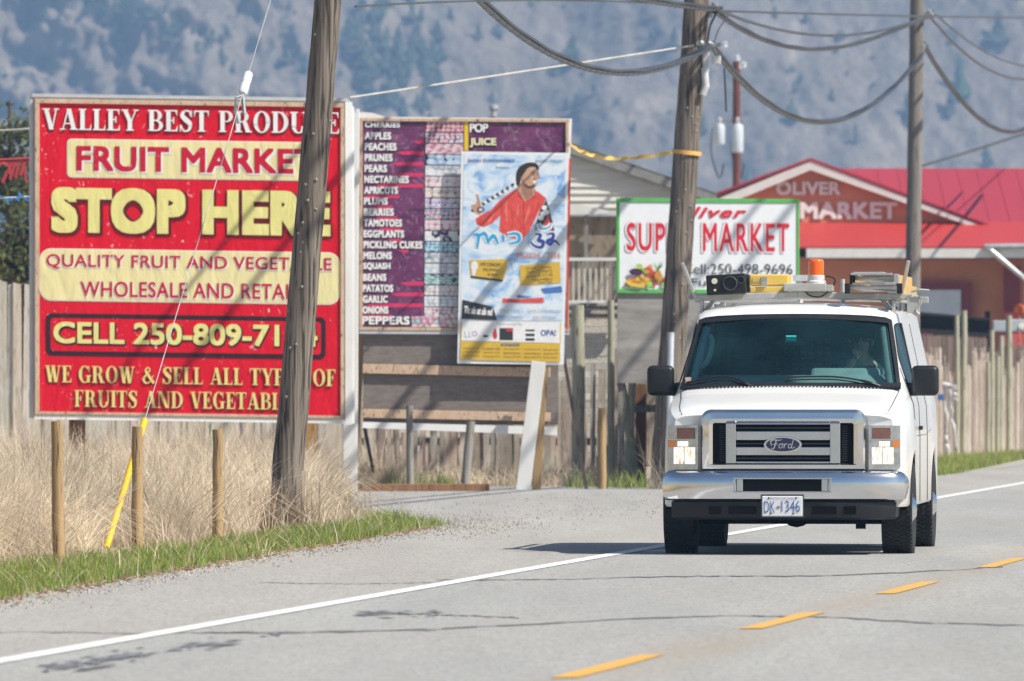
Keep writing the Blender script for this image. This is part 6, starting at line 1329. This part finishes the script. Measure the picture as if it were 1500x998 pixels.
# ------------------------------------------------------------------ the driver
def skin_mesh(name, V, E, Rr, m, parent, sub=2):
    me = bpy.data.meshes.new(name); me.from_pydata([tuple(v) for v in V], E, []); o = bpy.data.objects.new(name, me); COL.objects.link(o)
    sk = o.modifiers.new('skin', 'SKIN'); sk.use_smooth_shade = True
    for i, r_ in enumerate(Rr): me.skin_vertices[0].data[i].radius = r_ if isinstance(r_, tuple) else (r_, r_)
    me.skin_vertices[0].data[0].use_root = True
    ss_ = o.modifiers.new('sub', 'SUBSURF'); ss_.levels = sub; ss_.render_levels = sub
    dg = bpy.context.evaluated_depsgraph_get(); me2 = bpy.data.meshes.new_from_object(o.evaluated_get(dg)); o.modifiers.clear(); o.data = me2; bpy.data.meshes.remove(me)
    me2.materials.clear(); me2.materials.append(m); me2.polygons.foreach_set('use_smooth', [True]*len(me2.polygons))
    if parent is not None: o.parent = parent; WM[o.name] = wm(parent)
    return o
M_skin = mat('skin', (.55, .34, .25), .55, var=.15); M_shirt = mat('dark_shirt', (.045, .05, .065), .85, var=.2)
dr = on_van('person', 'driver in dark clothes and dark glasses at the wheel, a fist raised to his chin', 'person', (.52, 2.2, 1.06))
V = [(0, .05, .02), (0, .06, .22), (0, .05, .40), (0, .03, .50), (0, .0, .575), (0, -.01, .63), (0, -.015, .70), (0, -.01, .76)]
Rr = [(.17, .13), (.16, .12), (.18, .12), (.12, .09), .055, .065, (.078, .095), (.062, .075)]; E = [(i, i+1) for i in range(7)]
def chain(start, pts, rs):
    i0 = start
    for q, r_ in zip(pts, rs): V.append(q); Rr.append(r_); E.append((i0, len(V)-1)); i0 = len(V)-1
    return i0
chain(3, [(.19, .03, .45), (.26, -.10, .27), (.16, -.35, .30)], [.065, .05, .036])
hr = chain(3, [(-.19, .02, .45), (-.24, -.14, .30), (-.09, -.20, .48), (-.055, -.17, .555)], [.065, .05, .036, .034])
chain(0, [(.12, -.15, -.02), (.14, -.42, .0), (.14, -.5, -.35)], [.10, .075, .05]); chain(0, [(-.12, -.15, -.02), (-.14, -.42, .0), (-.14, -.5, -.35)], [.10, .075, .05])
skin_mesh('body', V, E, Rr, M_skin, dr)
def hand(base, fw, side, up, curl):
    base, fw, side, up = Vector(base), Vector(fw).normalized(), Vector(side).normalized(), Vector(up).normalized(); V2 = [base, base+fw*.045]; R2 = [(.022, .03), (.024, .038)]; E2 = [(0, 1)]
    for k in range(4):
        l = (.072, .082, .077, .06)[k]; st_ = base+fw*.07+side*(.030-.020*k); q = [st_, st_+(fw*math.cos(curl)+up*-math.sin(curl))*l*.45, st_+(fw*math.cos(curl)+up*-math.sin(curl))*l*.45+(fw*math.cos(2*curl)-up*math.sin(2*curl))*l*.35]; prev = 1
        for j, pt_ in enumerate(q): V2.append(pt_); R2.append((.0105, .0105) if j < 2 else (.008, .008)); E2.append((prev, len(V2)-1)); prev = len(V2)-1
    prev = 0
    for pt_ in (base+side*.035+fw*.02, base+side*.045+fw*.05-up*.02, base+side*.03+fw*.07-up*.035): V2.append(pt_); R2.append((.011, .011)); E2.append((prev, len(V2)-1)); prev = len(V2)-1
    skin_mesh('hand', V2, E2, R2, M_skin, dr, 1)
hand((-.055, -.17, .555), (.3, .1, 1), (1, 0, -.3), (0, -1, .1), 1.2); hand((.16, -.35, .30), (-.1, -1, .25), (-1, 0, 0), (0, .2, 1), .9)
mb = MB(); HC = Vector((0, -.012, .70))
mb.lathe([(0, .125), (.06, .115), (.09, .07), (.097, .01), (.092, -.03)], HC+Vector((0, .018, .01)), (0, 0.15, 1), 18); mb.build('hair', mat('hair_dark', (.03, .025, .02), .7), dr, local=True, smooth=60)
mb = MB(); mb.prism([HC+Vector(q) for q in ((-.012, -.10, .01), (.012, -.10, .01), (.016, -.115, -.035), (0, -.125, -.04), (-.016, -.115, -.035))], (0, .04, 0)); mb.box(HC+Vector((0, -.098, -.065)), (.045, .012, .008)); mb.build('nose_and_mouth', M_skin, dr, local=True, smooth=60)
for s in (-1, 1):
    mb = MB(); mb.lathe([(0, -.01), (.03, -.008), (.034, 0), (.02, .012), (0, .012)], HC+Vector((s*.09, .005, -.01)), (s, .2, 0), 12); mb.build('ear', M_skin, dr, local=True, smooth=60)
mb = MB()
for s in (-1, 1): mb.lathe([(0, .006), (.024, .004), (.026, 0), (0, -.004)], HC+Vector((s*.034, -.098, .012)), (0, -1, 0), 14); mb.tube([HC+Vector((s*.06, -.09, .015)), HC+Vector((s*.095, .0, .01))], .004, 5)
mb.tube([HC+Vector((-.02, -.1, .016)), HC+Vector((.02, -.1, .016))], .004, 5); mb.build('glasses', mat('dark_lens', (.012, .012, .014), .15), dr, local=True, smooth=60)
V, Rr, E = [(0, .05, .0), (0, .06, .22), (0, .05, .40), (0, .03, .50)], [(.185, .145), (.178, .135), (.196, .135), (.10, .085)], [(0, 1), (1, 2), (2, 3)]
chain(3, [(.19, .03, .45), (.26, -.10, .27), (.19, -.27, .29)], [.075, .06, .05]); chain(3, [(-.19, .02, .45), (-.24, -.14, .30), (-.13, -.19, .43)], [.075, .06, .05])
skin_mesh('shirt', V, E, Rr, M_shirt, dr)
V, Rr, E = [(0, .05, -.01), (.12, -.15, -.02), (.14, -.42, .0), (.14, -.5, -.32), (-.12, -.15, -.02), (-.14, -.42, .0), (-.14, -.5, -.32)], [(.18, .14), .11, .085, .065, .11, .085, .065], [(0, 1), (1, 2), (2, 3), (0, 4), (4, 5), (5, 6)]
skin_mesh('trousers', V, E, Rr, M_shirt, dr)
mb = MB(); cpts = curve([(.17, -.10, .42), (.08, -.12, .30), (-.10, -.13, .10)], 10)
for i in range(9): a, b = Vector(cpts[i]), Vector(cpts[i+1]); mb.add([a, b, b+Vector((.03, 0, .04)), a+Vector((.03, 0, .04))], [(0, 1, 2, 3)])
mb.build('seat_belt', mat('belt_pale', (.45, .46, .46), .7), dr, local=True)
# ------------------------------------------------------------------ grass, weeds
M_grass = leafmat('grass_blade', .75, .35)
M_straw = leafmat('straw', .85, .5)
def strip_w(y): return float(np.interp(y, [40, 63, 76, 90, 97, 106, 118], [1.8, 1.65, 1.5, .95, .9, .55, .0]))
# green verge along the asphalt edge
P, Hh, Wd, C = [], [], [], []
def add_green(x, y, h):
    P.append((x, y, 0)); Hh.append(h); Wd.append(random.uniform(.006, .013)); g = random.uniform(.6, 1.45); yl = random.random()**2
    C.append((.17*g*(1+yl*1.1), .28*g*(1+.2*yl), .055*g*(1+yl*.8)) if random.random() > .13 else (.33*g, .27*g, .15*g))
n = 0
while n < 50000:
    y = 52+(random.random()**1.15)*46; x = edgeX(y)-.06-random.random()**1.0*strip_w(y)
    u = vnoise(np.array([x*2.3]), np.array([y*.9]), 3)[0]
    if (edgeX(y)-x < .22) and random.random() > u*.9: continue
    if random.random() > .25+1.1*vnoise(np.array([x*1.1+9]), np.array([y*.45]), 8)[0]: continue
    add_green(x, y, random.uniform(.035, .115)*(0.5+u)); n += 1
for k in range(12000):                                  # the tongue of grass at the driveway corner
    px, py = random.uniform(425, 622), random.uniform(754, 800); q = Gp(px, py)
    lim = 757+max(0, (px-590))*.25; low_ = edgeX(q.y)-.08
    if q.x > low_ or py < lim or random.random() < max(0, (px-550)/80): continue
    add_green(q.x, q.y, random.uniform(.04, .13))
for k in range(5200):                                   # grass on the right, at the foot of the roadside fence
    y = random.uniform(150, 186); x = edgeX(y)-random.random()**1.3*1.1*min(1, (188-y)/9)-.02; add_green(x, y, random.uniform(.08, .24)); Wd[-1] *= 1.7
for k in range(520):                                    # small tufts at the foot of the price board and the wall
    cx_ = random.choice([575, 610, 640, 655, 850, 900, 935, 925]); q = Gp(cx_+random.gauss(0, 9), 714); add_green(q.x, 133.5+random.gauss(0, .6), random.uniform(.08, .3)); Wd[-1] *= 1.4
tag(blades_mesh('green_grass', M_grass, np.array(P), np.array(Hh), np.array(Wd), rng.uniform(.1, .8, len(P)), np.array(C)), kind='stuff')
# tall dry grass
P, Hh, Wd, C = [], [], [], []
def add_dry(x, y, h, w=1.0):
    P.append((x, y, 0)); Hh.append(h); Wd.append(random.uniform(.005, .012)*w); g = random.uniform(.6, 1.2)*(.72+.5*vnoise(np.array([x*1.1]), np.array([y*.3]), 31)[0]); r_ = random.random()
    C.append((.90*g, .76*g, .58*g) if r_ < .78 else ((.72*g, .55*g, .40*g) if r_ < .95 else (.36*g, .38*g, .17*g)))
n = 0
while n < 52000:
    y = 68+(random.random()**1.5)*68; xl_ = -.0517*y-1.2; xr_ = edgeX(y)-strip_w(y)-.05 if y < 97 else float(np.interp(y, [97, 106, 118, 128, 136], [-1.72, -2.05, -2.15, -2.35, -2.4]))
    x = random.uniform(xl_, xr_+.25)
    if x > xr_ and random.random() > .35: continue
    u = vnoise(np.array([x*1.6]), np.array([y*.55]), 7)[0]; h = random.uniform(.35, 1.0)*(.62+.55*u)
    h *= min(1, .35+(xr_-x+.25)/.9)
    if random.random() > .35+.8*u: continue
    pxx = CX+x/y*F
    if (135 < pxx < 232 and y < 84.5) or (60 < pxx < 106 and y < 75.6) or (295 < pxx < 345 and y < 87.5) or (375 < pxx < 452 and y < 92.9 and random.random() < .85): continue
    add_dry(x, y, h, 1+(y-70)/80); n += 1
for k in range(2600):
    q = P2(random.uniform(505, 900), 136.4+random.uniform(-1.6, .6)); add_dry(q[0], q[1], random.uniform(.1, .5)*(1.5 if q[0] < -1.7 else .8), 1.6)
for k in range(380):
    y = random.uniform(60, 97); add_dry(edgeX(y)-random.random()*strip_w(y), y, random.uniform(.1, .35))
tag(blades_mesh('dry_grass', M_straw, np.array(P), np.array(Hh), np.array(Wd), np.clip(rng.normal(.75, .4, len(P)), 0, 1.3), np.array(C)), kind='stuff')
# brown litter blown against the ragged asphalt edge
mb = MB()
for k in range(1100):
    y = random.uniform(50, 96); x = edgeX(y)+random.gauss(-.05, .09); s = random.uniform(.012, .04); a = random.uniform(0, 3.14); c, q = math.cos(a)*s, math.sin(a)*s; g = random.uniform(.6, 1.3)
    mb.add([(x-c, y-q, .02), (x+q*.4, y-c*.4, .016), (x+c, y+q, .03), (x-q*.4, y+c*.4, .026)], [(0, 1, 2, 3)], (.26*g, .16*g, .095*g) if random.random() < .7 else (.4*g, .33*g, .24*g))
tag(mb.build('leaf_litter', M_straw), kind='stuff')
# tangled dry weeds round the foot of the leaning pole, and stalks in front of the billboard and the middle pole
def weed(label, px, d, wd, ht, n, tone, group=None):
    x0 = (px-CX)/F*d; P, Hh = [], []
    P = np.c_[rng.normal(x0, wd, n), rng.normal(d, wd, n), np.zeros(n)]; g = rng.uniform(.6, 1.25, n)[:, None]
    o = blades_mesh('dry_weed', M_straw, P-np.array([x0, d, 0]), rng.uniform(.3, 1, n)*ht, rng.uniform(.006, .014, n), np.clip(rng.normal(.5, .4, n), 0, 1.2), np.array(tone)[None]*g, 5); o.location = (x0, d, 0); return tag(o, label, 'weed', group)
weed('brown tangle of dry weeds round the foot of the leaning pole', 412, 92.7, .16, .55, 520, (.30, .22, .155))
weed('pale dry weed tuft right of the leaning pole foot', 468, 100, .22, .55, 700, (.44, .35, .25))
weed('sparse tall weed rising before the lower left corner of the red billboard', 62, 110, .13, 1.45, 110, (.42, .31, .23))
weed('dry bent stalks leaning on the middle pole by the van', 962, 131.4, .12, 1.0, 46, (.55, .48, .38))
weed('pale straw tuft at the foot of the white billboard leg', 545, 133.4, .33, .5, 800, (.50, .41, .29))
